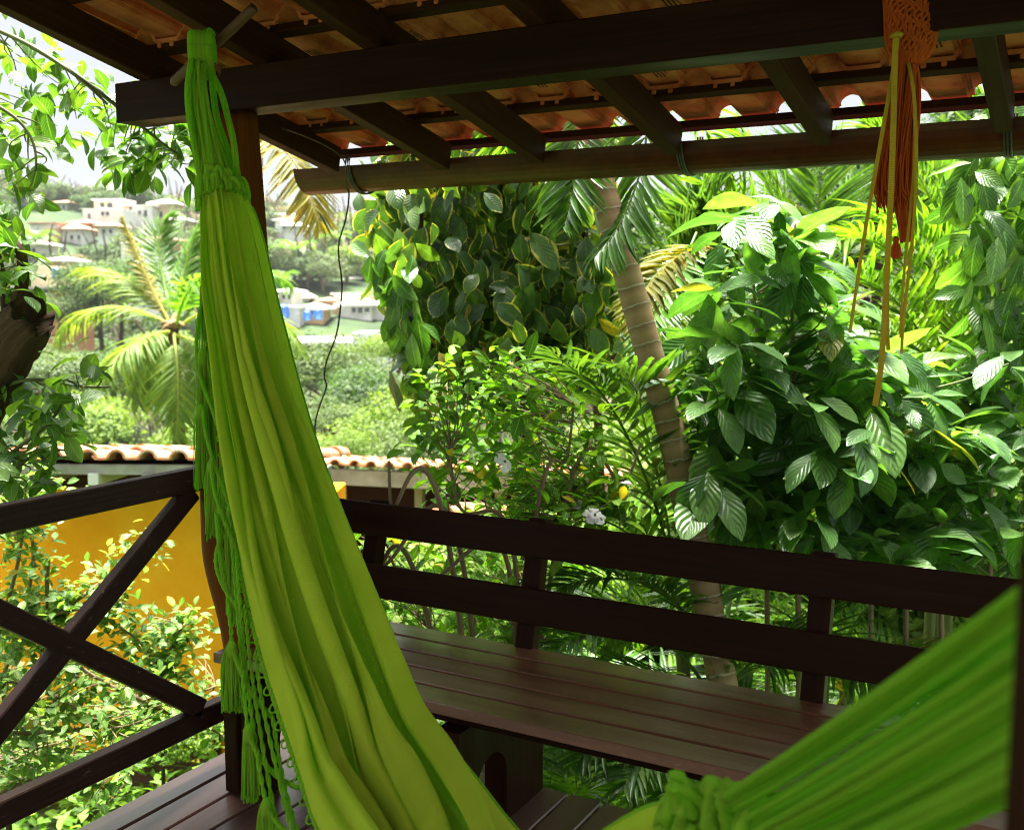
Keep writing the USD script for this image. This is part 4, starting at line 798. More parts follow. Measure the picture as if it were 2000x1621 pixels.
# middle-distance trees in the valley -------------------------------------
def near_tree(label, px, py, dist, size, m_, seed, n=6500, rx=1.1, rz=.8, leaf=.05, name='valley_tree', group=None, lobes=13):
    c_ = P(px, py, dist); b = np.array([c_[0], c_[1], float(ground_h(c_[0], c_[1])) - .2]); t = thing(name, label, 'tree', b, group)
    cg = crown(seed, n, size, rx, rz, lobes, leaf, .6); cg['v'] = cg['v'] + c_
    put(t, 'crown', cg, m_); put(t, 'trunk', trunk_geo(b, c_ + [0, 0, size*.2], size*.055, size*.03, 7, seed, size*.75), 'bark', smooth=True)
for a in [('dense bright green bushy tree below the coconut palm', 175, 850, 42, 2.9, 'crown_lime', 201, 7000), ('pale green tree left of the coconut palm trunk', 120, 745, 58, 3.6, 'crown_pale', 202, 6000), ('dark green tree behind the drooping palm frond', 225, 755, 62, 3.4, 'crown_green', 203), ('green tree at the far left behind the broken trunk', 30, 730, 60, 3.8, 'crown_pale', 204),
          ('low green tree right of the coconut palm trunk', 430, 880, 40, 2.6, 'crown_lime', 205), ('dark tree under the brick house at the left', 190, 590, 88, 5.0, 'crown_green', 206), ('green tree beside the unfinished brick house', 245, 560, 92, 4.6, 'crown_green', 207), ('pale bush in front of the unfinished brick house', 120, 618, 86, 3.0, 'crown_pale', 208),
          ('airy light green tree in front of the white yard', 640, 735, 52, 3.3, 'crown_pale', 209, 4200), ('lime green tree right of the white yard', 775, 690, 56, 2.6, 'crown_lime', 210), ('yellowish tree below the large white house', 700, 700, 84, 2.2, 'crown_lime', 211), ('thin pale green tree in the valley beside the hammock', 655, 830, 40, 1.9, 'crown_pale', 212, 3000),
          ('bright green bush just above the far tiled roof', 668, 890, 34, 1.35, 'crown_lime', 213), ('lime green tree above the far tiled roof', 760, 850, 36, 2.3, 'crown_lime', 214, 4500), ('green tree in the valley centre', 720, 780, 44, 2.6, 'crown_green', 215), ('pale tree behind the white flowers', 830, 890, 32, 2.0, 'crown_pale', 216, 5000),
          ('green tree behind the ringed palm trunk', 1220, 700, 26, 2.6, 'crown_lime', 217, 7000), ('bright green tree far behind the big glossy shrub', 1440, 640, 22, 2.6, 'crown_lime', 218, 7000), ('lime green tree at the far right behind the climbing leaves', 1900, 720, 17, 2.4, 'crown_lime', 219, 9000), ('lime tree behind the hanging variegated tree', 980, 620, 24, 2.4, 'crown_lime', 220, 7000),
          ('tall green tree behind the glossy shrub at right', 1700, 420, 20, 2.8, 'crown_green', 221, 9000), ('green tree low behind the bench back', 1250, 960, 15, 1.8, 'crown_lime', 222, 8000), ('lime tree filling the right side behind the shrubs', 1650, 800, 14, 2.2, 'crown_lime', 223, 9000), ('dark green tree at the right edge high up', 2000, 350, 15, 2.0, 'crown_green', 224, 8000)]:
    near_tree(*a)

# ------------------------------------------------------------------ neighbouring yellow house, lower than the deck
def tiled_roof(parent, e0, e1, depth_dir, slope, ncol, nrow, pitch_, m='terracotta_pale', L=.40):
    """tiles from the eave line e0-e1 up along depth_dir"""
    e0, e1 = np.asarray(e0, float), np.asarray(e1, float); ac = unit(e1 - e0); al = unit(depth_dir + UPZ*math.tan(slope)); n = np.cross(ac, al); g = np.random.default_rng(3)
    t = s_tile(L, pitch_ + .012, .016, .11, .052, 8, nib=False)
    for r in range(nrow):
        for c in range(ncol):
            p0 = e0 + ac*(c*pitch_ + g.normal(0, .004)) + al*(r*(L - .08) + g.normal(0, .004)) + n*(.010 + .012*(r % 2) + g.normal(0, .002)) + n*.0
            lay_tile(parent, t, p0, ac, unit(al - n*.04), m)
za = 6.9
E0, E1 = P(-60, 884, 6.95), P(470, 913, 6.9); E1[2] = E0[2] = (E0[2] + E1[2])/2
ya = thing('yellow_house', 'yellow rendered house with terracotta tiled eaves beyond the left railing', 'house', (E0 + E1)/2*[1, 1, 0] + [0, 0, -2.4])
ac = unit(E1 - E0); bk = np.array([-ac[1], ac[0], 0])
tiled_roof(ya, E0, E1 + ac*.15, bk, math.radians(-7.3), 11, 4, .205)
put(ya, 'fascia', bar(E0 + bk*.05 - UPZ*.07, E1 + bk*.05 - UPZ*.07 + ac*.15, .03, .07), 'concrete')
for k_ in range(7):
    o = E0 + ac*(.1 + k_*.36); put(ya, 'rafter_end', bar(o + bk*.0 - UPZ*.13, o + bk*.55 - UPZ*.15, .07, .08), 'concrete' if k_ != 2 else 'white_wall')
put(ya, 'soffit', bar(E0 + bk*.30 - UPZ*.085, E1 + bk*.30 - UPZ*.085 + ac*.15, .5, .02), 'dark_wood')
W0 = E0 + bk*.62 - ac*2.0; W1 = E1 + bk*.62 + ac*.22
wm_ = (W0 + W1)/2; yaw_ = math.atan2(ac[1], ac[0]); zt = E0[2] - .16
put(ya, 'wall', box((wm_[0] + bk[0]*.1, wm_[1] + bk[1]*.1, (zt - 2.9)/2), (np.linalg.norm(W1 - W0), .2, zt + 2.9), yaw_, .01), 'yellow_plaster')
wr_ = W1 + bk*1.0; put(ya, 'side_wall', box((wr_[0] - ac[0]*.1, wr_[1] - ac[1]*.1, (zt - .42 - 2.9)/2), (.2, 1.6, zt - .42 + 2.9), yaw_, .01), 'yellow_plaster')
put(ya, 'wall_plate', bar(W0 - bk*.03 + UPZ*(zt - W0[2] - .06), W1 - bk*.03 + UPZ*(zt - W1[2] - .06), .10, .14), 'rafter_wood')
dpt = P(228, 1540, 6.9)
dw = W0 + ac*np.dot(dpt - W0, ac) - bk*.03
dr = put(ya, 'door', bar([dw[0], dw[1], -2.9], [dw[0], dw[1], -1.62], .70, .07, up=bk), 'brown_door')
put(dr, 'frame', bar(dw*[1, 1, 0] + ac*.38 + [0, 0, -2.9], dw*[1, 1, 0] + ac*.38 + [0, 0, -1.56], .06, .10, up=bk), 'rail_wood')

# second tiled roof, lower and further off, behind the bench
F0, F1 = P(560, 905, 11.4), P(925, 940, 11.0); F1[2] = F0[2] - .02
yb_ = thing('garden_house', 'low house with weathered terracotta tiled roof and grey fascia behind the bench', 'house', (F0 + F1)/2*[1, 1, 0] + [0, 0, -3.6])
ac2 = unit(F1 - F0); bk2 = np.array([-ac2[1], ac2[0], 0])
tiled_roof(yb_, F0, F1, bk2, math.radians(-7.8), int(np.linalg.norm(F1 - F0)/.20) + 8, 4, .20)
put(yb_, 'fascia', bar(F0 + bk2*.06 - UPZ*.13, F1 + ac2*1.8 + bk2*.06 - UPZ*.13, .06, .17), 'concrete')
wm2 = (F0 + F1)/2 + bk2*.5 + ac2*.8
put(yb_, 'wall', box((wm2[0], wm2[1], (F0[2] - .2 - 3.9)/2), (np.linalg.norm(F1 - F0) + 1.2, .3, F0[2] - .2 + 3.9), math.atan2(ac2[1], ac2[0]), .01), 'dark_wood')
for k_ in range(3):
    o = F0 + ac2*(.5 + k_*.9) + bk2*.35; put(yb_, 'eaves_post', bar(o - UPZ*3.6, o - UPZ*.22, .1, .1, up=(1, 0, 0)), 'concrete')
G0, G1 = P(840, 1000, 9.6), P(1250, 1010, 9.0); G1[2] = G0[2]
lr = thing('lean_to_roof', 'lower strip of pale tiled roof glimpsed through the flowering shrub', 'roof', (G0 + G1)/2*[1, 1, 0] + [0, 0, -3])
ac3 = unit(G1 - G0); bk3 = np.array([-ac3[1], ac3[0], 0]); tiled_roof(lr, G0, G1, bk3, math.radians(-9), int(np.linalg.norm(G1 - G0)/.2), 3, .20)
put(lr, 'fascia', bar(G0 + bk3*.05 - UPZ*.08, G1 + bk3*.05 - UPZ*.08, .05, .1), 'concrete')
for k_ in range(3):
    o = G0 + ac3*(.2 + k_*.8) + bk3*.3; put(lr, 'post', bar(o - UPZ*2.2, o - UPZ*.12, .1, .1, up=(1, 0, 0)), 'concrete')

# ------------------------------------------------------------------ coconut palm and other palms
def palm(name, label, crown_pt, base_pt, r0, r1, fronds, m, trunk_m='palm_trunk', nl=60, ll=.55, lw=.03, seed=0, group=None, bendm=None, cat='palm tree', husk=True, **kw):
    """fronds: list of point lists (rachis curves) or (d0, L, droop)"""
    c_ = np.asarray(crown_pt, float); b = np.asarray(base_pt, float); t = thing(name, label, cat, b, group)
    if r0: put(t, 'trunk', tube(spline([b, (b + c_)/2 + (bendm if bendm is not None else np.zeros(3)), c_], 40), np.linspace(r0, r1, 40), 14), trunk_m, smooth=True)
    if husk: 
        g = np.random.default_rng(seed); o = c_
        put(t, 'husk', join([tube(spline([o, o + d*.3 + UPZ*.1, o + d*.55 + UPZ*.05], 6), [r1*1.1, r1*.8, r1*.6, r1*.45, r1*.3, r1*.15], 6) for d in [unit(g.normal(0, 1, 3)*[1, 1, .5] + [0, 0, .2])*r1*4 for _ in range(9)]]), 'palm_husk', smooth=True)
    for k_, f_ in enumerate(fronds):
        mm = m
        if isinstance(f_, dict): q = f_; mm = q.get('m', m)
        else: q = {'curve': f_}
        o = {'nl': nl, 'll': ll, 'lw': lw, **kw, **{a_: b_ for a_, b_ in q.items() if a_ not in ('curve', 'm', 'd', 'L', 'droop')}}
        if 'curve' in q: fg = frond(None, None, 1, 0, seed=seed*40 + k_, curve=[np.asarray(w_, float) for w_ in q['curve']], **o)
        else: fg = frond(c_, q['d'], q['L'], q['droop'], seed=seed*40 + k_, **o)
        put(t, 'frond', fg, mm, smooth=True)
    return t
D = 25.0
cc = P(338, 640, D); cb = on_ground(366, 25.5)
pc = lambda *q: [P(x, y, D + dz) for x, y, dz in q]
palm('coconut_palm', 'tall coconut palm with yellow green drooping fronds beyond the yellow house', cc, cb, .17, .13, [
    pc((334, 640, 0), (285, 612, .2), (215, 600, .3), (150, 618, .3), (112, 668, .2)), pc((340, 652, -.2), (345, 700, -1.0), (348, 760, -1.4), (343, 858, -1.5)),
    {'curve': pc((333, 634, .2), (300, 570, .8), (268, 500, 1.2), (238, 424, 1.4)), 'm': 'frond_yellow', 'll': .42}, {'curve': pc((342, 630, .1), (352, 570, .6), (368, 500, .9), (392, 425, 1.0)), 'm': 'frond_lime', 'll': .8}, pc((330, 632, .4), (285, 575, 1.0), (225, 535, 1.6), (165, 525, 2.0)),
    {'curve': pc((346, 632, -.3), (362, 580, -.9), (392, 545, -1.3), (440, 530, -1.6)), 'm': 'frond_lime'}, pc((330, 648, -.3), (285, 660, -1.0), (235, 690, -1.5), (192, 742, -1.8)), pc((348, 640, 0), (430, 600, .2), (520, 610, .2), (590, 690, 0)),
    {'curve': pc((346, 640, .5), (420, 560, 1.4), (500, 530, 2.2), (570, 560, 2.6)), 'm': 'frond_lime'}, pc((344, 655, -.3), (400, 680, -.8), (460, 740, -1.2), (500, 830, -1.4)), {'curve': pc((340, 630, .5), (322, 560, 1.5), (310, 480, 2.0), (330, 420, 2.2)), 'm': 'frond_lime'},
    pc((334, 650, .3), (300, 680, .9), (280, 730, 1.2), (272, 790, 1.4))], 'frond_coconut', 'bark', nl=80, ll=1.05, lw=.055, seed=3, lift=.02, ldroop=.95, r=.045, rag=.3)
g = np.random.default_rng(31)
for k_, (px, py, dist, s_, lb) in enumerate([(70, 470, 150, 3.6, 'feathery palm on the left hillside beside the ochre house'), (575, 492, 170, 4.6, 'feathery pale palm on the right hillside among round trees'), (552, 545, 165, 3.2, 'small palm low on the right hillside above the hut'), (420, 470, 160, 4.0, 'palm on the hillside hidden by the hammock'), (655, 468, 190, 3.8, 'palm half way up the right hillside')]):
    o = P(px, py, dist); b = np.array([o[0], o[1], min(float(ground_h(o[0], o[1])), o[2] - 2)])
    palm('hillside_palm', lb, o, b, .22, .16, [{'d': (math.cos(a_), math.sin(a_), .8 + .3*math.sin(a_*3)), 'L': s_, 'droop': 1.7} for a_ in np.linspace(0, 6.28, 12)[:-1] + g.random()], 'frond_green', 'bark_far', nl=26, ll=1.0, lw=.12, seed=60 + k_, r=.05, husk=False)
# tall palm whose yellowing frond hangs below the eaves beside the post
o = P(500, 262, 8.0); b = P(452, 700, 8.2); b[2] = float(ground_h(b[0], b[1]))
palm('leaning_palm', 'slender palm with a yellowing frond hanging below the eaves beside the post', o, b, .075, .055, [
    {'curve': [P(502, 262, 8.0), P(535, 275, 7.8), P(580, 325, 7.6), P(612, 395, 7.5), P(624, 432, 7.5)], 'm': 'frond_yellow', 'll': .36, 'lw': .03, 'nl': 46, 'lift': -.1, 'ldroop': .3}, {'d': (-.3, .8, .5), 'L': 1.6, 'droop': 1.6}, {'d': (.2, .9, .7), 'L': 1.4, 'droop': 1.6}], 'frond_green', seed=12, nl=40, ll=.4, lw=.03)

# ringed palm trunk right of the hanging tree, with its fronds
pd = 5.3
trk = [(1085, 60, 4.3), (1130, 200, 4.28), (1168, 330, 4.26), (1195, 430, 4.25), (1232, 560, 4.25), (1268, 690, 4.25), (1300, 800, 4.25), (1330, 930, 4.25), (1368, 1110, 4.25), (1405, 1300, 4.25), (1440, 1480, 4.25), (1480, 1640, 4.25)]
tp = np.array([P(*q) for q in trk]); tb = tp[-1].copy()
rp = thing('ringed_palm', 'slender palm with ringed brown trunk leaning beside the big hanging tree', 'palm tree', tb)
put(rp, 'trunk', tube(spline(tp, 90), np.interp(np.linspace(0, 1, 90), [0, .3, 1], [.046, .056, .062]), 18), 'palm_trunk', smooth=True)
def fr(pts, d, m='frond_green', name='frond', parent=None, seed=0, **kw):
    dd = [d]*len(pts) if np.isscalar(d) else d
    o = {'nl': 44, 'll': .34, 'lw': .026, 'r': .008, **kw}
    put(parent, name, frond(None, None, 1, 0, seed=seed, curve=[P(x, y, z) for (x, y), z in zip(pts, np.linspace(dd[0], dd[-1], len(pts)))], **o), m, smooth=True)
for k_, (pts, d, m_, kw) in enumerate([
    ([(1090, 65), (1200, 110), (1262, 230), (1240, 370), (1200, 455), (1165, 500)], (4.3, 4.1), 'frond_dark', dict(ll=.26, lift=-.1, ldroop=.5)), ([(1088, 62), (1125, 180), (1125, 320), (1105, 440)], (4.3, 4.2), 'frond_green', dict(ll=.25)), 
    ([(1360, 455), (1330, 520), (1290, 600), (1250, 690)], (5.7, 5.3), 'frond_green', dict(ll=.3)), ([(1086, 62), (1060, 120), (1020, 200), (990, 290)], (4.3, 4.8), 'frond_green', {}), ([(1086, 62), (1180, 80), (1300, 170), (1400, 285)], (4.3, 5.2), 'frond_green', {}), ([(1086, 60), (1120, -40), (1190, -110), (1290, -120)], (4.3, 4.9), 'frond_lime', {})]):
    fr(pts, d, m_, parent=rp, seed=300 + k_, **kw)

# the fan of stiff dark leaflets in the middle, over the flowering shrub
sp = thing('low_palm', 'palm with stiff narrow shining leaflets spreading over the flowering shrub', 'palm tree', P(1340, 1500, 4.4))
for k_, (pts, d, m_, kw) in enumerate([
    ([(1320, 1150), (1260, 930), (1190, 790), (1140, 735), (1080, 690)], (4.5, 4.0), 'frond_dark', dict(ll=.36, lift=.25, ldroop=.9, nl=30, sweep=.45)), ([(1310, 1200), (1300, 1000), (1262, 840), (1240, 760), (1180, 720)], (4.6, 4.1), 'frond_green', dict(ll=.42, ldroop=1.0, nl=30)), ([(1330, 1180), (1220, 1020), (1130, 960), (1040, 960)], (4.5, 4.1), 'frond_green', dict(ll=.4, ldroop=.8)),
    ([(1330, 1200), (1250, 1060), (1150, 1010), (1070, 1020)], (4.5, 4.1), 'frond_green', dict(ll=.42)), ([(1350, 1220), (1350, 1040), (1310, 900), (1250, 830)], (4.7, 4.6), 'frond_green', {}), ([(1360, 1250), (1300, 1160), (1200, 1130), (1100, 1150)], (4.4, 3.9), 'frond_dark', dict(ll=.36)), ([(1370, 1250), (1420, 1120), (1440, 980), (1400, 880)], (4.7, 4.9), 'frond_green', {}),
    ([(1370, 1330), (1290, 1250), (1190, 1230), (1090, 1270)], (4.3, 3.7), 'frond_dark', dict(ll=.34)), ([(1380, 1360), (1300, 1330), (1200, 1330), (1100, 1400)], (4.2, 3.7), 'frond_green', dict(ll=.34)), ([(1390, 1420), (1320, 1390), (1220, 1400), (1130, 1490)], (4.1, 3.6), 'frond_dark', dict(ll=.32)), ([(1400, 1450), (1360, 1430), (1280, 1460), (1220, 1540)], (4.0, 3.5), 'frond_dark', dict(ll=.3)),
    ([(1400, 1400), (1460, 1300), (1560, 1250), (1650, 1290)], (4.4, 4.0), 'frond_dark', {}), ([(1420, 1500), (1400, 1470), (1340, 1500), (1300, 1580)], (4.0, 3.5), 'frond_green', dict(ll=.3)), ([(1340, 1300), (1240, 1190), (1120, 1180), (1020, 1210)], (4.6, 4.5), 'frond_green', {})]):
    fr(pts, d, m_, parent=sp, seed=330 + k_, **{'nl': 40, 'll': .38, 'lw': .024, **kw})
put(sp, 'stem', tube(spline([P(1345, 1640, 4.4), P(1340, 1400, 4.45), P(1325, 1200, 4.5)], 12), .03, 8), 'green_twig', smooth=True)

# areca clumps: bright fronds behind and above the glossy shrub
def clump(label, base, specs, m, seed, stems=5, **kw):
    b = P(*base); b[2] = float(ground_h(b[0], b[1])); t = thing('areca_palm', label, 'palm tree', b); g = np.random.default_rng(seed)
    for k_, s_ in enumerate(specs):
        pts, d, *mm = s_; fr(pts, d, mm[0] if mm else m, parent=t, seed=seed*10 + k_, **{**kw, **(mm[1] if len(mm) > 1 else {})})
    for k_ in range(stems):
        pts, d, *_ = specs[k_ % len(specs)]; d = d if np.isscalar(d) else d[0]; tp_ = P(*pts[0], d)
        put(t, 'stem', tube(spline([b + g.normal(0, .12, 3)*[1, 1, 0], b*.5 + tp_*.5 + g.normal(0, .06, 3), tp_], 14), np.linspace(.035, .016, 14), 8), 'green_twig', smooth=True)
clump('areca palm with tall arching bright green fronds above the glossy shrub', (1560, 1500, 6.8), [
    ([(1560, 700), (1500, 520), (1420, 390), (1350, 320)], (6.8, 6.4)), ([(1570, 700), (1540, 500), (1500, 360), (1420, 250)], (6.9, 6.8)), ([(1580, 700), (1590, 480), (1600, 330), (1560, 200)], (7, 7)), ([(1590, 700), (1650, 480), (1700, 340), (1720, 230)], (7, 7)), ([(1560, 700), (1480, 600), (1400, 560), (1320, 590)], (6.7, 6.2)),
    ([(1600, 690), (1700, 520), (1790, 430), (1870, 420)], (6.9, 6.5)), ([(1570, 710), (1470, 560), (1390, 470), (1355, 420)], (6.5, 6.2), 'frond_dark'), ([(1400, 490), (1350, 490), (1300, 520), (1262, 565), (1235, 640)], (5.3, 4.8), 'frond_yellow', dict(ll=.24)), ([(1380, 700), (1370, 560), (1365, 440), (1392, 330)], (6.6, 6.6), 'frond_green'), ([(1340, 700), (1352, 560), (1375, 430), (1440, 330)], (6.4, 6.2), 'frond_dark')], 'frond_green', 41, nl=52, ll=.5, lw=.032, lift=.3, ldroop=.7)
clump('areca palm with lime fronds arching behind the yellow straps', (1820, 1500, 5.9), [
    ([(1860, 760), (1790, 560), (1700, 470), (1580, 490), (1500, 560)], (5.9, 5.4)), ([(1850, 760), (1760, 600), (1660, 540), (1560, 570)], (5.8, 5.3)), ([(1860, 760), (1840, 580), (1790, 470), (1700, 420)], (6, 5.8)), ([(1870, 760), (1900, 560), (1960, 430), (2050, 380)], (6, 5.8)), ([(1860, 770), (1760, 660), (1640, 640), (1540, 700)], (5.7, 5.2)), ([(1870, 770), (1960, 620), (2050, 600)], (5.8, 5.5)),
    ([(1890, 900), (1880, 700), (1900, 520), (1960, 330)], (5.9, 5.7), 'frond_green'), ([(1880, 760), (1860, 560), (1870, 400), (1920, 290)], (6.2, 6.1), 'frond_green'), ([(1860, 820), (1780, 760), (1700, 760), (1620, 800)], (5.5, 5.1), 'frond_dark'), ([(1880, 700), (1840, 450), (1770, 310), (1690, 240)], (6.3, 6.2), 'frond_green'), ([(1890, 700), (1930, 430), (1940, 260), (1900, 190)], (6.3, 6.2), 'frond_green')], 'frond_lime', 42, nl=54, ll=.46, lw=.026, lift=.3, ldroop=.7)
clump('areca palm with long dark fronds in the shade behind the bench', (1640, 1640, 5.6), [
    ([(1620, 1240), (1560, 1080), (1470, 980), (1380, 970)], (5.6, 5.2)), ([(1640, 1250), (1640, 1060), (1600, 930), (1520, 850)], (5.7, 5.5)), ([(1660, 1240), (1740, 1080), (1830, 1010), (1920, 1040)], (5.6, 5.2)), ([(1620, 1280), (1520, 1190), (1410, 1160), (1310, 1190)], (5.5, 5)), ([(1640, 1300), (1700, 1180), (1800, 1140), (1890, 1180)], (5.4, 5.0)), ([(1660, 1200), (1760, 960), (1880, 860), (1980, 870)], (5.7, 5.4)), ([(1600, 1380), (1540, 1310), (1450, 1310), (1370, 1360)], (5.0, 4.5)), ([(1630, 1390), (1690, 1320), (1760, 1310), (1830, 1350)], (4.9, 4.5), 'frond_yellow'), ([(1560, 1330), (1620, 1310), (1680, 1320), (1750, 1370)], (4.7, 4.3), 'frond_green')], 'frond_dark', 43, nl=46, ll=.42, lw=.028)
clump('areca palm with arching fronds filling the ground under the bench', (1180, 1560, 6.6), [
    ([(1180, 1360), (1120, 1260), (1040, 1220), (950, 1250)], (6.6, 6.2)), ([(1190, 1360), (1200, 1240), (1160, 1150), (1090, 1110)], (6.7, 6.5)), ([(1200, 1360), (1270, 1250), (1350, 1210), (1440, 1250)], (6.6, 6.2)), ([(1180, 1400), (1090, 1350), (1000, 1360), (930, 1430)], (6.3, 5.7)), ([(1190, 1420), (1260, 1350), (1350, 1340), (1440, 1400)], (6.2, 5.7)), ([(1200, 1300), (1190, 1180), (1220, 1080), (1290, 1020)], (6.8, 6.8)), ([(1180, 1480), (1110, 1440), (1040, 1470), (1000, 1540)], (5.8, 5.2)), ([(1190, 1490), (1270, 1430), (1370, 1450), (1430, 1530)], (5.7, 5.2))], 'frond_lime', 44, nl=46, ll=.5, lw=.034)
for k_, (lb, px, py, d_, L_) in enumerate([('young palm with dark green fronds under the right end of the bench', 1420, 1560, 6.0, 1.3), ('young palm at the foot of the ringed trunk', 1300, 1480, 7.5, 1.6), ('young palm spreading low behind the middle bench post', 1560, 1430, 7.0, 1.6), ('young palm low at the far right behind the bench', 1850, 1420, 6.2, 1.5), ('young palm between the bench legs', 1150, 1620, 5.0, 1.2), ('young palm low behind the near bench leg', 960, 1540, 7.0, 1.5), ('young palm behind the bench left of the ringed trunk', 1130, 1300, 9.0, 1.9)]):
    o = P(px, py, d_); g = np.random.default_rng(500 + k_); o[2] = max(o[2], float(ground_h(o[0], o[1])) + .1)
    b = o.copy(); b[2] = float(ground_h(o[0], o[1]))
    palm('young_palm', lb, o, b - UPZ*.05, .05, .04, [{'d': (math.cos(a_), math.sin(a_), .9 + .5*g.random()), 'L': L_*g.uniform(.8, 1.1), 'droop': 1.9} for a_ in np.linspace(0, 6.28, 11)[:-1] + g.random()], ['frond_green', 'frond_lime'][k_ % 2], 'bark', nl=40, ll=.36, lw=.03, seed=90 + k_, husk=False)

# ------------------------------------------------------------------ leafy plants close to the deck
from shapely.geometry import Polygon, Point as SPoint
def tips_in(poly, n, d0, d1, seed, grow=None):
    """n points spread evenly through the region of space behind this outline, between two distances"""
    g = np.random.default_rng(seed); pg = Polygon(poly); x0, y0, x1, y1 = pg.bounds; out = []
    while len(out) < n:
        best, bd = None, -1
        for _ in range(6):
            while True:
                q = (g.uniform(x0, x1), g.uniform(y0, y1))
                if pg.contains(SPoint(q)): break
            d = min([(q[0]-a)**2 + (q[1]-b)**2 for a, b, _ in out[-400:]] or [1e9])
            if d > bd: best, bd = q, d
        out.append((*best, g.uniform(d0, d1)))
    return np.array([P(*q) for q in out])
def whorls(tips, k, L, W, T, el=(-.5, .35), seed=0, bend=.6, fold=.2, spread=.02, wave=.1, upn=.9, jitter=.35):
    g = np.random.default_rng(seed); N = len(tips)*k; o = np.repeat(tips, k, 0); az = np.tile(np.arange(k)*2*np.pi/k, len(tips)) + np.repeat(g.random(len(tips))*6.28, k) + g.normal(0, jitter, N)
    e = g.normal(el[0], el[1], N); d = np.stack([np.cos(az)*np.cos(e), np.sin(az)*np.cos(e), np.sin(e)], 1)
    n = unit(np.array([0, 0, upn]) + g.normal(0, .28, (N, 3))); sc = np.clip(g.normal(1, .2, N), .5, 1.45)
    return leaves(o + g.normal(0, spread, (N, 3)) + d*.012, d, n, L*sc, W*sc*g.uniform(.85, 1.15, N), T, bend=bend*(1 + g.normal(0, .4, N)), fold=fold, wave=wave, rng=g)
def hanging(tips, k, L, W, T, seed=0, drop=.05, out=None, bend=.5, fold=.15, wave=.15, lat=.55):
    g = np.random.default_rng(seed); N = len(tips)*k; o = np.repeat(tips, k, 0) + g.normal(0, 1, (N, 3))*[drop*.5, drop*.5, drop]
    d = unit(np.array([0, 0, -1.0]) + g.normal(0, lat, (N, 3))); n = unit(-_fh*.7 + np.array([0, 0, .55]) + g.normal(0, .5, (N, 3))); sc = np.clip(g.normal(1, .2, N), .5, 1.5)
    return leaves(o, d, n, L*sc, W*sc*g.uniform(.85, 1.15, N), T, bend=bend*(1 + g.normal(0, .5, N)), fold=fold, wave=wave, rng=g)
def twigs(stems, tips, r, seed=0, sag=.0, below=.15, sides=4, n=7):
    """a thin branch from the nearest suitable place on a stem to each tip"""
    g = np.random.default_rng(seed); S = np.concatenate(stems); gs = []
    for t_ in tips:
        d = np.linalg.norm((S - t_)*[1, 1, 1.2], axis=1) + np.where(S[:, 2] > t_[2] - below, .5 + (S[:, 2] - t_[2])*2, 0)
        o = S[np.argmin(d)]; m_ = (o + t_)/2 + g.normal(0, .02, 3) + UPZ*sag; gs.append(tube(spline([o, m_, t_], n), np.linspace(r, r*.45, n), sides, cap=False))
    return join(gs)
def stem_line(q, n=30): return spline([P(*w) for w in q], n)
def stem_geo(line, r0, r1, sides=8): return tube(line, np.linspace(r0, r1, len(line)), sides)
T_BIG, T_MID, T_SMALL = leaf_template(7, 4, .52, .85), leaf_template(5, 2, .5, .8), leaf_template(4, 2, .52, .8)

# big glossy shrub
for k_, (lb, base, stems, poly, n, d0, d1) in enumerate([
    ('glossy dark green large-leaved shrub nearest behind the bench, left of the yellow straps', (1550, 1700, 4.7), [[(1560, 1640, 4.7), (1556, 1000, 4.5), (1548, 650, 4.4), (1556, 400, 4.4)], [(1500, 1640, 4.9), (1495, 1000, 4.8), (1482, 700, 4.7), (1470, 520, 4.6)], [(1420, 1640, 4.9), (1400, 1050, 4.7), (1370, 800, 4.5)]],
     [(1345, 800), (1350, 660), (1400, 520), (1440, 430), (1530, 385), (1590, 440), (1615, 560), (1680, 680), (1690, 900), (1660, 1060), (1500, 1050), (1430, 1000), (1370, 950)], 96, 3.9, 5.0),
    ('glossy large-leaved shrub behind the bench, below the long yellow strap', (1740, 1700, 4.6), [[(1700, 1640, 4.8), (1705, 1000, 4.6), (1725, 740, 4.5)], [(1765, 1640, 4.9), (1770, 1000, 4.7), (1760, 700, 4.6)]],
     [(1620, 700), (1700, 660), (1780, 690), (1850, 740), (1860, 900), (1840, 1090), (1700, 1110), (1640, 1060)], 50, 4.0, 5.0),
    ('glossy large-leaved shrub at the right end of the bench', (1900, 1700, 4.7), [[(1840, 1640, 4.8), (1835, 1000, 4.6), (1815, 760, 4.5)], [(1930, 1640, 5.0), (1935, 1000, 4.8), (1940, 720, 4.7)]],
     [(1800, 780), (1900, 700), (2040, 720), (2080, 1080), (1960, 1120), (1830, 1100)], 42, 4.1, 5.1)]):
    b = P(*base); b[2] = float(ground_h(b[0], b[1])); t = thing('glossy_shrub', lb, 'shrub', b)
    sl = [stem_line(q) for q in stems]
    for l_ in sl: put(t, 'stem', stem_geo(l_, .014, .006), 'twig_bark', smooth=True)
    tp_ = tips_in(poly, n, d0, d1, 600 + k_); put(t, 'twigs', twigs(sl, tp_, .006, k_, below=.1), 'green_twig', smooth=True, kind='stuff')
    put_leaves(t, whorls(tp_, 7, .21, .096, T_BIG, (-.12, .42), 610 + k_, bend=.6, fold=.18, wave=.12), 'leaf_glossy', 280)

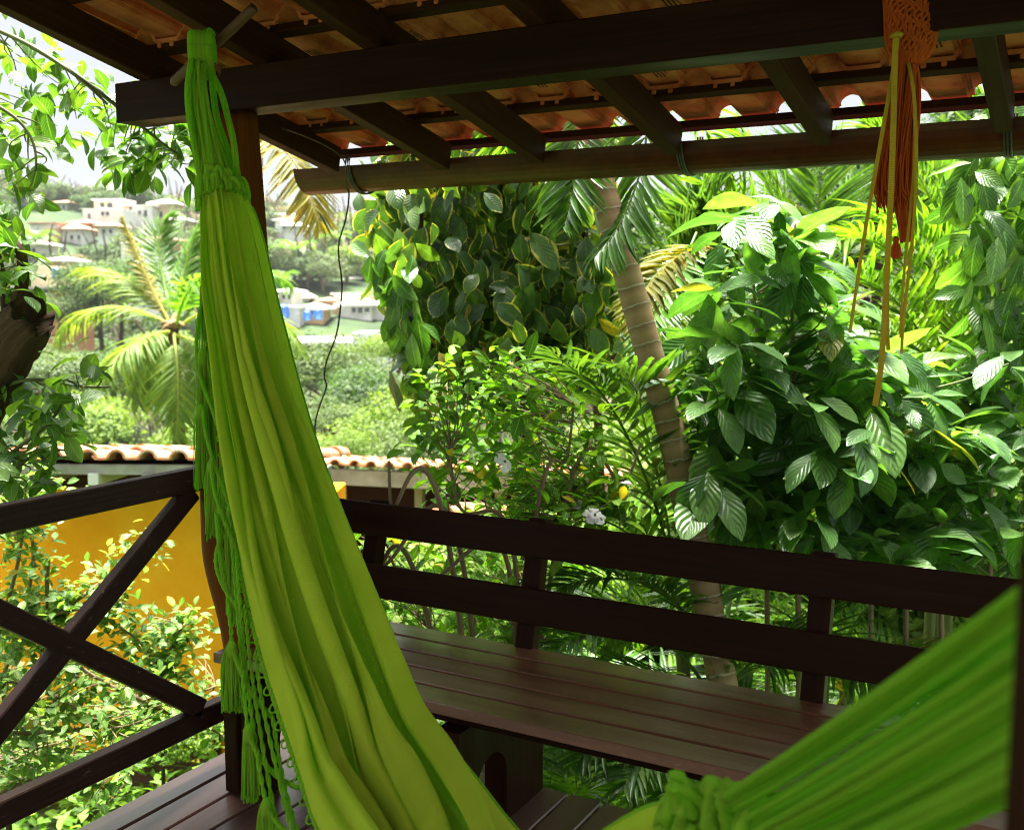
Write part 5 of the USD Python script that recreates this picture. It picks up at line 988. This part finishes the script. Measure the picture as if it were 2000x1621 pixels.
# hanging tree with yellow-edged leaves
t_b = P(1010, 1200, 6.0); t_b[2] = float(ground_h(t_b[0], t_b[1]))
ht = thing('hanging_leaf_tree', 'tree with dense hanging dark leaves edged in yellow behind the gutter', 'tree', t_b)
tl_ = [np.array(spline([t_b, P(1030, 700, 5.9), P(1015, 420, 5.7), P(990, 120, 5.6)], 40)), stem_line([(1015, 420, 5.7), (930, 300, 5.5), (850, 200, 5.4), (790, 210, 5.3)]), stem_line([(1010, 350, 5.7), (1100, 240, 5.6), (1180, 230, 5.5)]), stem_line([(905, 260, 5.4), (902, 420, 5.35), (912, 560, 5.3), (930, 640, 5.3)]), stem_line([(1000, 200, 5.4), (1040, 360, 5.3), (1050, 520, 5.25), (1040, 640, 5.2)]), stem_line([(830, 230, 5.4), (820, 400, 5.3), (830, 560, 5.25), (845, 690, 5.2)]), stem_line([(1120, 250, 5.6), (1140, 420, 5.5), (1150, 600, 5.4), (1130, 700, 5.4)])]
put(ht, 'trunk', stem_geo(tl_[0], .09, .05, 10), 'bark', smooth=True)
for l_ in tl_[1:]: put(ht, 'branch', stem_geo(l_, .022, .008), 'bark', smooth=True)
tp_ = tips_in([(735, 360), (790, 180), (1000, 130), (1190, 200), (1185, 420), (1200, 600), (1180, 690), (1130, 740), (1000, 770), (880, 770), (830, 740), (800, 660), (800, 600), (770, 520), (730, 520)], 300, 4.95, 5.75, 701)
put(ht, 'twigs', twigs(tl_[1:], tp_, .005, 7, below=-.15), 'green_twig', smooth=True, kind='stuff')
put_leaves(ht, hanging(tp_, 6, .155, .088, T_BIG, 702, .10, bend=.7), 'leaf_hanging', 300)
tp_ = tips_in([(725, 500), (760, 480), (800, 520), (830, 640), (850, 760), (820, 800), (800, 720), (790, 610), (740, 560)], 16, 4.8, 5.0, 703)
put_leaves(ht, hanging(tp_, 4, .15, .07, T_BIG, 704, .06), 'leaf_tree', 60)

# flowering shrub with lime leaves behind the bench
b = P(960, 1500, 4.2); b[2] = float(ground_h(b[0], b[1])); fs = thing('flowering_shrub', 'lime green small-leaved shrub with white flowers and arching bare stems behind the bench', 'shrub', b)
sl = [spline([b, *[P(*q) for q in qs]], 30) for qs in ([(1010, 1140, 3.9), (940, 1000, 3.85), (880, 880, 3.8)], [(900, 1080, 3.8), (800, 1040, 3.7), (690, 1055, 3.6)], [(1000, 1150, 3.9), (900, 1090, 3.75), (760, 1085, 3.65)], [(1040, 1060, 3.9), (1090, 900, 3.9), (1120, 790, 3.9)], [(1100, 1000, 4.0), (1180, 900, 4.0), (1250, 870, 4.0)], [(870, 1030, 3.7), (790, 950, 3.6), (760, 900, 3.6)], [(820, 1150, 3.8), (740, 1120, 3.7), (690, 1150, 3.6)])]
for l_ in sl: put(fs, 'stem', stem_geo(l_, .012, .005), 'twig_bark', smooth=True)
tp1 = tips_in([(815, 790), (850, 720), (930, 690), (1010, 700), (1100, 740), (1150, 800), (1200, 880), (1230, 1000), (1150, 1040), (1000, 1010), (850, 985), (800, 900)], 165, 3.75, 4.6, 711)
tp2 = tips_in([(690, 1040), (1090, 1080), (1120, 1270), (900, 1270), (740, 1240)], 130, 3.9, 5.0, 712); tp3 = tips_in([(880, 1430), (1000, 1430), (1000, 1560), (880, 1520)], 24, 4.4, 5.4, 713)
tp_ = np.concatenate([tp1, tp2, tp3]); put(fs, 'twigs', twigs(sl, tp_, .0032, 3, below=.05), 'twig_bark', smooth=True, kind='stuff')
put_leaves(fs, whorls(tp_, 6, .078, .036, T_MID, (.15, .45), 714, bend=.5, fold=.3, spread=.03), 'leaf_lime', 300)
def flower(parent, c_, r, seed, tilt):
    g = np.random.default_rng(seed); ax = unit(tilt); a = unit(np.cross(ax, [.3, .2, 1])); b_ = np.cross(ax, a); gs = []
    for k_ in range(5):
        th = k_*2*np.pi/5 + g.normal(0, .1); d = unit((a*math.cos(th) + b_*math.sin(th)) + ax*.35); gs.append(leaves_geo(leaves(c_[None], d[None], ax[None], r, r*.78, leaf_template(8, 4, .62, .6), bend=1.1, fold=-.25, wave=.7, rng=g)))
    f_ = put(parent, 'flower', join(gs), 'petal_white', smooth=True); put(f_, 'tube', tube([c_ - ax*.03, c_, c_ + ax*.006], [.003, .006, .004], 6), 'leaf_lime', smooth=True)
for k_, (px, py, d_, r_) in enumerate([(985, 902, 3.55, .048), (1162, 1006, 3.6, .046), (1128, 985, 4.0, .025)]): flower(fs, P(px, py, d_), r_, 720 + k_, -_fh*.4 + RIGHT*(.75 - .6*k_) + np.array([0, 0, .6]))

# broken-trunked tree at the left, its sprays of leaves hanging in front of the sky
b = P(-190, 1500, 3.9); b[2] = float(ground_h(b[0], b[1])); lt = thing('broken_tree', 'old tree with a broken stump and leafy sprays at the left edge', 'tree', b)
tr = spline([b, P(-150, 1100, 3.7), P(-90, 850, 3.5), P(-32, 745, 3.42), P(18, 672, 3.36), P(62, 618, 3.3)], 60)
tv = tube(tr, np.interp(np.linspace(0, 1, 60), [0, .5, .8, .92, 1], [.13, .11, .085, .08, .066]), 22, cap=False)
tv['v'] = tv['v'] + (meshkit.fbm(tv['v']*14, 3, 4)[:, None] - .5)*.05*RIGHT + (meshkit.fbm(tv['v']*[16, 16, 7], 3, 8)[:, None] - .5)*.05*UPZ
g = np.random.default_rng(9); end = tv['v'][-22:] ; tdir = unit(tr[-1] - tr[-3]); tv['v'][-22:] = end + tdir*g.uniform(-.03, .045, (22, 1)); tv['v'] = np.vstack([tv['v'], tr[-1] - tdir*.05]); nlast = len(tv['v']) - 1
tv['f'] = np.vstack([tv['f'], [(nlast - 22 + q, nlast - 22 + (q+1) % 22, nlast) for q in range(22)]]); tv['uv'] = np.vstack([tv['uv'], tv['uv'][-1:]]); tv.pop('tone')
put(lt, 'trunk', tv, 'bark', smooth=True)
bl = [stem_line(q) for q in ([(-20, 720, 3.42), (12, 640, 3.4), (8, 560, 3.4), (-30, 420, 3.4)], [(14, 625, 3.4), (35, 590, 3.36), (45, 520, 3.3), (20, 470, 3.3)], [(-150, 1100, 3.7), (-140, 500, 3.6), (-120, 150, 3.5), (-60, 40, 3.5)], [(-60, 40, 3.5), (60, 90, 3.45), (150, 150, 3.4), (210, 205, 3.4)], [(60, 90, 3.45), (180, 170, 3.5), (280, 250, 3.55), (345, 300, 3.6)], [(-120, 150, 3.5), (-40, 190, 3.4), (40, 240, 3.4), (70, 330, 3.4)], [(-140, 500, 3.6), (-60, 480, 3.45), (0, 470, 3.4), (40, 500, 3.35)], [(-110, 900, 3.55), (0, 760, 3.4), (100, 745, 3.3), (215, 755, 3.3)], [(-120, 980, 3.6), (0, 900, 3.4), (90, 830, 3.3), (120, 780, 3.3)], [(-120, 1000, 3.6), (-20, 960, 3.4), (50, 900, 3.35), (130, 880, 3.35)])]
for l_ in bl[:2]: put(lt, 'branch', stem_geo(l_, .028, .012), 'bark', smooth=True)
put(lt, 'limb', stem_geo(bl[2], .06, .03, 10), 'bark', smooth=True)
for l_ in bl[3:]: put(lt, 'branch', stem_geo(l_, .009, .0035), 'green_twig', smooth=True)
tA = np.concatenate([tips_in([(-40, 50), (40, 70), (120, 110), (225, 165), (225, 215), (190, 240), (130, 230), (110, 330), (60, 370), (-40, 380)], 36, 3.5, 3.95, 731), tips_in([(190, 160), (225, 190), (230, 240), (385, 245), (390, 330), (330, 330), (290, 360), (240, 330), (215, 290)], 27, 3.75, 4.2, 732), tips_in([(-40, 400), (40, 440), (70, 540), (60, 600), (20, 570), (-40, 560)], 16, 3.15, 3.4, 733), tips_in([(-40, 690), (40, 740), (130, 715), (210, 745), (225, 790), (150, 800), (120, 880), (60, 960), (-40, 1000)], 34, 3.15, 3.5, 734)])
put(lt, 'twigs', twigs(bl[3:], tA, .003, 5, below=-.3), 'green_twig', smooth=True, kind='stuff')
put_leaves(lt, whorls(tA, 5, .088, .046, T_MID, (-.35, .55), 735, bend=.5, fold=.25, spread=.035), 'leaf_tree', 300)

# vine rambling over the wall below the railing
b = P(60, 1700, 4.6); b[2] = float(ground_h(b[0], b[1])); vn = thing('rambling_vine', 'pale stemmed small-leaved creeper climbing over the yellow wall outside the railing', 'plant', b)
vl = [spline([P(*q) for q in qs], 30) for qs in ([(-60, 1560, 4.4), (-20, 1300, 4.2), (30, 1120, 4.2), (48, 1000, 4.2), (52, 930, 4.2)], [(-60, 1500, 4.6), (20, 1280, 4.4), (62, 1120, 4.4), (60, 1030, 4.4), (66, 930, 4.4)], [(-80, 1200, 4.2), (60, 1235, 4.2), (200, 1330, 4.3), (360, 1400, 4.5), (440, 1450, 4.6)], [(-60, 1180, 4.3), (40, 1240, 4.3), (130, 1310, 4.3), (260, 1370, 4.4), (420, 1420, 4.6)], [(20, 1280, 4.4), (110, 1200, 4.4), (180, 1150, 4.5), (240, 1100, 4.6), (310, 1060, 4.7)], [(60, 1230, 4.3), (140, 1190, 4.4), (210, 1185, 4.5), (225, 1170, 4.5)], [(260, 1370, 4.4), (320, 1290, 4.6), (350, 1230, 4.7), (360, 1210, 4.7)], [(-80, 1420, 4.2), (100, 1430, 4.2), (260, 1400, 4.4), (420, 1340, 4.7)], [(-60, 1330, 4.0), (60, 1340, 4.1), (180, 1400, 4.2), (300, 1470, 4.3)], [(94, 1090, 4.4), (94, 1200, 4.4), (110, 1330, 4.4)], [(360, 1420, 4.6), (300, 1290, 4.6), (240, 1230, 4.5)], [(-60, 1600, 4.2), (40, 1530, 4.2), (150, 1520, 4.3), (250, 1580, 4.3)])]
for l_ in vl: put(vn, 'stem', stem_geo(l_, .011, .0045, 6), 'twig_bark', smooth=True)
g = np.random.default_rng(13); on = np.concatenate([l_[np.repeat(np.arange(4, 30), 2)] + g.normal(0, .03, (52, 3)) for l_ in vl])
tV = np.concatenate([on, tips_in([(-60, 1150), (40, 1190), (120, 1240), (200, 1290), (300, 1300), (420, 1330), (440, 1400), (300, 1440), (60, 1540), (-60, 1580)], 190, 3.9, 5.2, 741), tips_in([(-60, 930), (40, 940), (130, 930), (120, 1010), (40, 1060), (-60, 1060)], 40, 4.0, 4.6, 742), tips_in([(140, 1520), (260, 1490), (240, 1560), (160, 1600)], 12, 3.9, 4.2, 743), tips_in([(270, 1200), (380, 1230), (420, 1290), (300, 1290)], 24, 4.6, 5.2, 744)])
put(vn, 'twigs', twigs(vl, tV[len(on):], .003, 6, below=-.2), 'twig_bark', smooth=True, kind='stuff')
put_leaves(vn, whorls(tV, 5, .048, .027, T_SMALL, (.1, .5), 745, bend=.4, fold=.25, spread=.035), 'leaf_vine', 300)

# climbing leaves at the right edge
b = P(1990, 1500, 5.4); b[2] = float(ground_h(b[0], b[1])); rc = thing('climbing_plant', 'climber with large quilted pale green leaves at the upper right corner', 'plant', b)
cl_ = [spline([b, P(1960, 900, 5.3), P(1930, 640, 5.2), P(1980, 480, 5.1), P(1960, 260, 5.0)], 30), spline([b, P(2030, 800, 5.3), P(2040, 500, 5.2), P(2000, 300, 5.0)], 30)]
for l_ in cl_: put(rc, 'stem', stem_geo(l_, .02, .008), 'green_twig', smooth=True)
tp_ = np.concatenate([tips_in([(1840, 300), (1920, 250), (2060, 200), (2060, 760), (1960, 720), (1900, 640), (1910, 480), (1880, 400)], 60, 4.5, 5.2, 751)])
put(rc, 'twigs', twigs(cl_, tp_, .005, 8, below=-.1), 'green_twig', smooth=True, kind='stuff')
put_leaves(rc, hanging(tp_, 5, .20, .085, T_BIG, 752, .08, bend=.7, lat=.7), 'leaf_tree', 120)

# bushes and undergrowth covering the slope
for k_, (lb, px, py, d_, s_, m_) in enumerate([('lime bush low between the garden house and the bench', 800, 1230, 6.5, .75, 'crown_lime'), ('bright bush behind the first bench post', 1010, 1130, 7.0, .8, 'crown_lime'), ('pale lime bush right of the bench post at the ringed palm', 1280, 1080, 8.0, 1.1, 'crown_lime'), ('lime green bush far right behind the bench rail', 1930, 1080, 8.0, 1.3, 'crown_lime'), ('lime bush behind the second bench post', 1600, 1180, 7.5, 1.1, 'crown_lime'),
      ('lime bush at the far right behind the glossy shrub', 1930, 820, 9.0, 1.2, 'crown_lime'), ('lime bush deep behind the glossy shrub', 1560, 900, 8.0, 1.3, 'crown_lime'), ('bush under the middle of the bench seat', 1320, 1360, 8.0, 1.0, 'crown_lime'), ('bush low behind the bench leg', 940, 1420, 7.5, .8, 'crown_lime'), ('bush behind the yellow-edged hanging tree', 1130, 560, 8.5, 1.0, 'crown_green'), ('lime bush seen in gaps behind the shrubs', 1750, 1000, 7.0, 1.0, 'crown_lime'), ('bush outside the railing at the lower left', 30, 1480, 5.4, .4, 'crown_lime'), ('bush at the foot of the yellow wall', 320, 1440, 6.0, .32, 'crown_lime')]):
    near_tree(lb, px, py, d_, s_, m_, 800 + k_, 5200, 1.15, .85, .085, name='bush')
g = np.random.default_rng(90); n = 26000
az = YAW + np.pi/2 + g.uniform(-.66, .62, n); r_ = 3.3 + 13*g.random(n)**1.3; ux, uy = r_*np.cos(az), r_*np.sin(az)
ok = ~((ux > -2.9) & (ux < 1.2) & (uy < 3.05)); ux, uy = ux[ok], uy[ok]; n = len(ux)
uz = ground_h(ux, uy) + g.uniform(.0, .55, n)**1.2*(1 + .5*np.sin(ux*2.2)*np.sin(uy*1.9))
aa_ = g.uniform(0, 6.28, n); d = unit(np.stack([np.cos(aa_), np.sin(aa_), g.uniform(-.3, .7, n)], 1))
put('/World', 'undergrowth', leaves_geo(leaves(np.stack([ux, uy, uz], 1), d, unit(UPZ + g.normal(0, .4, (n, 3))), .10*g.uniform(.6, 1.5, n), .05*g.uniform(.7, 1.4, n), leaf_template(3, 2, .5, .8), bend=.6, fold=.25, rng=g)), 'leaf_lime', smooth=True, kind='stuff', label='low leafy undergrowth covering the slope below the deck', cat='undergrowth')

# ------------------------------------------------------------------ the air
mat('air', {'v': ('principled_volume', {'color': (.86, .90, .94), 'density': .00013, 'anisotropy': .25})}, [], surface=None, volume='v.volume')
hz = {'v': np.array([(x, y, z) for z in (-36, 60) for y in (-1700, 1700) for x in (-1700, 1700)], float), 'f': np.array([(0, 2, 3, 1), (4, 5, 7, 6), (0, 1, 5, 4), (2, 6, 7, 3), (0, 4, 6, 2), (1, 3, 7, 5)])}
put('/World', 'haze', hz, 'air', kind='stuff', label='pale humid haze over the valley', cat='haze')
